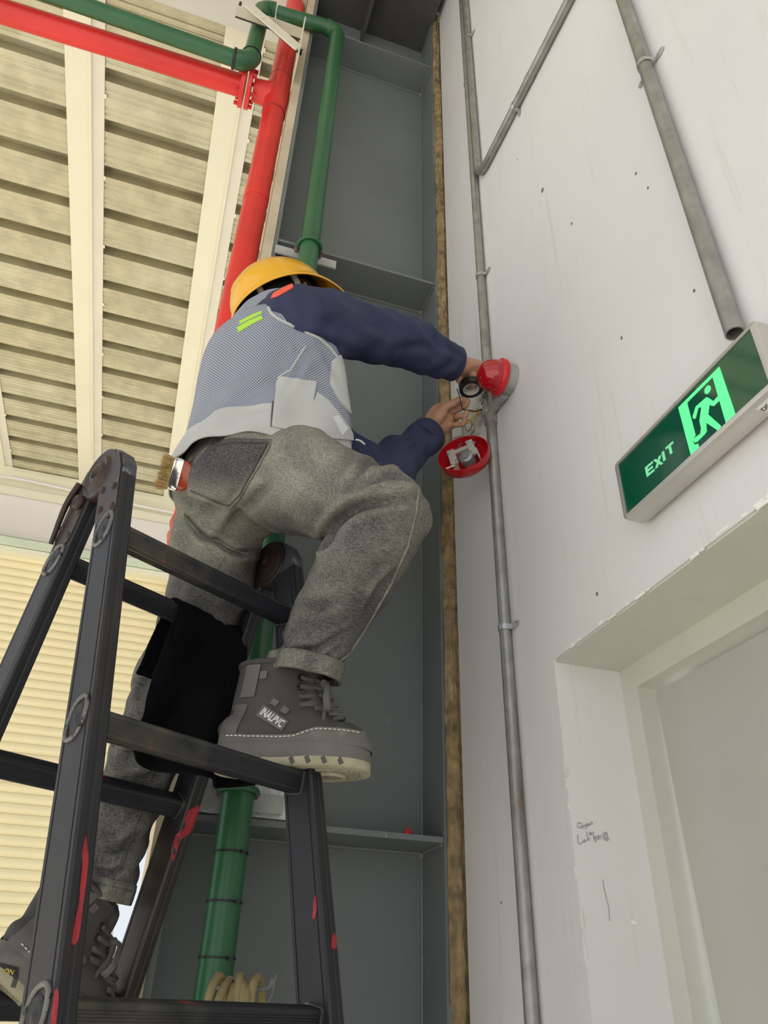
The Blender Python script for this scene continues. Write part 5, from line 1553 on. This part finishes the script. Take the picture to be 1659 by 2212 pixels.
# in-plane axes: g1 along the long axis of the opening in the picture
g1 = nrm(im_rt * .93 + im_up * .36); g1 = nrm(g1 - gn * (g1 @ gn)); g2 = np.cross(gn, g1)
G = lambda a_, b_, c_: gc + g1 * a_ + g2 * b_ + gn * c_
M_brk2 = mat('motor_bracket', (.58, .57, .52), .45, .3, .08, 20)
obj('bracket', [g_box(G(-.028, .010, -.010), (.009, .030, .003), [g1, g2, gn]), g_box(G(.024, .020, -.010), (.009, .030, .003), [g1, g2, gn]), g_box(G(-.002, .030, -.012), (.030, .007, .002), [g1, g2, gn]),
                g_box(G(-.028, -.018, -.022), (.007, .002, .014), [g1, g2, gn]), g_box(G(.034, -.006, -.022), (.002, .02, .012), [g1, g2, gn])], M_brk2, gong)
obj('motor', [g_lathe(G(.006, -.002, -.034), nrm(gn * .8 - im_up * .2), [(0, .019), (.026, .019), (.029, .016), (.029, .008), (.031, .007), (.031, .0005)], 28)], mat('motor_can', (.34, .36, .37), .4, .6, .1, 30), gong, 50)
obj('striker', [g_tube([G(-.028, -.02, -.012), G(-.052, -.022, -.010)], .0025, 8)], M_brk2, gong)
for q_ in ((-.036, .028), (-.022, -.016), (.018, .045), (.034, .038)):
    obj('screw', [g_lathe(G(q_[0], q_[1] * .8, -.0075), gn, [(0, .004), (.003, .0038), (.004, .0005)], 12)], M_strap, gong, 60)
M_wireb = mat('black_wire', (.015, .014, .014), .5); M_wirey = mat('yellow_wire', (.70, .48, .04), .5); M_wireg = mat('grey_wire', (.2, .2, .2), .5)
wh = on_x(1040, 884, X0 - .030)
def wire(nm, pts, r, m_, label):
    tag(obj(nm, [g_tube(pts, r, 8, 6)], m_, None, 60), label, 'wire')
wire('black_wire', [wh, P(1028, 888, 1.96), P(1012, 886, 1.92), P(1000, 884, 1.90), P(996, 872, 1.888), P(993, 858, 1.885), P(990, 848, 1.885), P(987, 840, 1.885)], .0014, M_wireb, 'black wire pinched in the fingers and running to the bell base')
wire('yellow_wire', [wh + A3(0, 0, -.008), P(1028, 897, 1.975), P(1015, 908, 1.95), P(1004, 917, 1.94)], .0019, M_wirey, 'yellow wire looped below the terminal of the bell base')
wire('yellow_wire', [wh + A3(0, .004, -.004), P(1024, 889, 1.975), P(1010, 889, 1.94), P(1003, 892, 1.92)], .0015, M_wirey, 'thin yellow wire running straight from the terminal to the fingers')
wire('yellow_wire', [P(1004, 917, 1.94), P(1014, 911, 1.935), P(1022, 903, 1.94), P(1029, 896, 1.96)], .0022, M_wirey, 'twisted yellow wire end folded back beside the bell base')
wire('looped_wire', [P(1004, 918, 1.94), P(1006, 928, 1.93), P(1012, 931, 1.93), P(1018, 925, 1.935), P(1019, 914, 1.94), P(1013, 907, 1.94), P(1007, 908, 1.94)], .0010, M_wireb, 'thin dark wire curled into a small loop under the yellow wire')
wire('hanging_wire', [P(1001, 910, 1.925), P(1001, 925, 1.925), P(1002, 938, 1.925), G(-.004, .034, -.010)], .0010, M_wireg, 'thin grey wire from which the gong hangs')
wire('hanging_wire', [P(1000, 905, 1.925), P(998, 930, 1.927), P(999, 940, 1.927), G(-.010, .033, -.010)], .0010, M_wireg, 'second thin grey wire that the gong hangs from')

# ------------------------------------------------------------------ insulating tape roll on the finger
tape = thing('tape_roll', 'black insulating tape roll hooked on a finger of the worker', 'tape')
tcn = P(1017, 836, 1.900); t2 = nrm(CAM_P - tcn)
ta = nrm(t2 * .62 - im_up * .70 + im_rt * .12)
obj('tape', [g_lathe(tcn - ta * .009, ta, [(0, .0205), (0, .0305), (.018, .0305), (.018, .0205), (0, .0205)], 40)], mat('black_vinyl', (.012, .012, .011), .3, 0, .1, 60), tape, 40)
obj('core', [g_lathe(tcn - ta * .009, ta, [(0, .0190), (0, .0206), (.018, .0206), (.018, .0190), (0, .0190)], 40)], mat('card_core', (.62, .61, .60), .6), tape, 40)

# ------------------------------------------------------------------ paint brush in the back pocket
brush = thing('paint_brush', 'bristle paint brush with a red handle sticking out of the back pocket', 'paint brush')
bp, bn_ = hit(BV_J, 404, 1030)
bz = np.linalg.norm((bp - CAM_P) @ CAM_R[:, 2])
h0 = P(402, 1030, bz - .004); h1 = P(386, 1026, bz - .004); f1_ = P(366, 1021, bz - .004); b1_ = P(344, 1015, bz - .004)
bx = nrm(b1_ - h0); bw = nrm(P(372, 990, bz) - P(366, 1055, bz)); bw = nrm(bw - bx * (bw @ bx)); bt = np.cross(bx, bw)
hw_ = .030
obj('handle', [g_loft([circ(h0 + bx * t, bw, bt, w_, th_, 24, 3.0) for t, w_, th_ in ((-.07, .008, .006), (-.045, .009, .007), (-.02, .016, .007), (-.006, hw_ * .8, .007), (.002, hw_, .008), (.010, hw_, .008))])], mat('red_lacquer', (.42, .055, .025), .18, 0, .06, 10, coat=.6), brush, 60)
fc = obj('ferrule', [g_loft([circ(h0 + bx * t, bw, bt, w_, th_, 24, 5.0) for t, w_, th_ in ((.009, hw_ + .001, .0095), (.011, hw_ + .002, .010), (.025, hw_ + .002, .010), (.027, hw_ + .001, .0095))])], mat('chrome_ferrule', (.75, .75, .74), .14, .95, .05, 20), brush, 50)
obj('nail_row', [g_tube([h0 + bx * .0245 + bw * s_ + t2 * .0 - bt * .0 + nrm(CAM_P - h0) * .0108, h0 + bx * .0265 + bw * s_ + nrm(CAM_P - h0) * .0108], .0009, 5) for s_ in np.linspace(-hw_, hw_, 22)], mat('ferrule_dark', (.2, .2, .2), .4, .8), fc)
obj('size_stamp', [text_mesh('2.5"', .011, h0 + bx * .018 + nrm(CAM_P - h0) * .0110, bw * 1.0, -bx if np.cross(bw, -bx) @ nrm(CAM_P - h0) > 0 else bx, .0004)], MATS['ferrule_dark'], fc)
bris = []
rnd = random.Random(3)
for i in range(520):
    w_ = rnd.uniform(-1, 1) * hw_ * .97; th_ = rnd.uniform(-1, 1) * .009
    L_ = .023 + rnd.uniform(-.004, .005); sp = rnd.gauss(0, .0035); sp2 = rnd.gauss(0, .0035)
    a_ = h0 + bx * .026 + bw * w_ + bt * th_; c_ = a_ + bx * L_ + bw * (sp + w_ * .10) + bt * sp2
    bris.append(g_tube([a_, mid(a_, c_, .6) + bw * sp * .1, c_], [.0009, .0008, .0004], 4))
o = obj('bristles', bris, mat('tan_bristle', (.50, .34, .13), .7, 0, .35, 90), brush); o['kind'] = 'stuff'

# ------------------------------------------------------------------ hose coil hung beside the green pipe
M_hose = mat('tan_hose', (.34, .26, .13), .45, 0, .15, 12)
hose = thing('hose_coil', 'coil of tan plastic hose hung on a hook beside the green pipe', 'hose')
hc0 = on_y(506, 2108, 1.53)
Rh = .16
for k in range(7):
    grp = 0 if k < 4 else 1
    rk = random.Random(k)
    cxh = hc0[0] + (-.014, .024)[grp] + (k - (1.5, 5)[grp]) * .011
    yw = .045 + .012 * (k % 3); lean = (.018, .014)[grp]
    ring_ = []
    for t in np.linspace(0, 2 * math.pi, 48):
        r2 = Rh - .006 * (k % 3)
        ring_.append(A3(cxh + lean * math.sin(t) + .006 * math.sin(2 * t + k), 1.475 + yw * math.sin(t + .2), hc0[2] - Rh - .006 * rk.random() + r2 * math.cos(t)))
    obj('hose_loop', [g_tube(ring_, .0072, 10)], M_hose, hose, 60)
hk = A3(hc0[0] + .045, 1.455, hc0[2])
obj('hanging_wire', [g_tube([hk + A3(.014, 0, .004), hk + A3(.008, -.004, -.03), hk + A3(-.006, .004, -.045)], .0012, 6, 5)], M_wireg, hose)
obj('hook', [g_tube([A3(GX + .012, GY - GR - .001, 1.52), A3(hc0[0] - .03, 1.495, hc0[2] - .018), A3(hc0[0] + .045, 1.475, hc0[2] - .018), A3(hc0[0] + .058, 1.472, hc0[2] - .004)], .004, 8, 5)], M_wireg, hose)
# a scrap of red film left on the stiffener shelf
sp_ = on_y(882, 1803, 1.66)
tag(obj('red_scrap', [g_loft([circ(A3(sp_[0], 1.66, 1.8212), A3(1, 0, 0), A3(0, 1, 0), .014, .010, 8), circ(A3(sp_[0] - .002, 1.66, 1.829), A3(1, 0, 0), A3(0, 1, 0), .010, .006, 8), circ(A3(sp_[0] + .001, 1.66, 1.839), A3(1, 0, 0), A3(0, 1, 0), .003, .002, 8)])], M_redring), 'tiny red scrap lying on the lower stiffener plate', 'scrap')
# old fixing holes and knocks in the wall paint
for (u, v, r) in ((1172, 411, .006), (1235, 483, .003), (1374, 375, .0028), (1290, 1283, .003), (1400, 406, .0025), (1118, 345, .0022), (1500, 628, .0025), (1083, 1950, .002), (1343, 730, .0028)):
    c_ = on_x(u, v, XW)
    rg_ = [np.array(c_) + np.array((0, r * (1 + .5 * noise.noise(Vector((k, u, v)))) * math.cos(k * .7), r * 1.3 * (1 + .5 * noise.noise(Vector((k, v, 3)))) * math.sin(k * .7))) for k in range(9)]
    obj('wall_knock', [g_loft([np.array(rg_) - np.array((.0002, 0, 0)), np.array(rg_) - np.array((.0008, 0, 0))])], mat('knock', (.20, .15, .11), .9), wall_right)
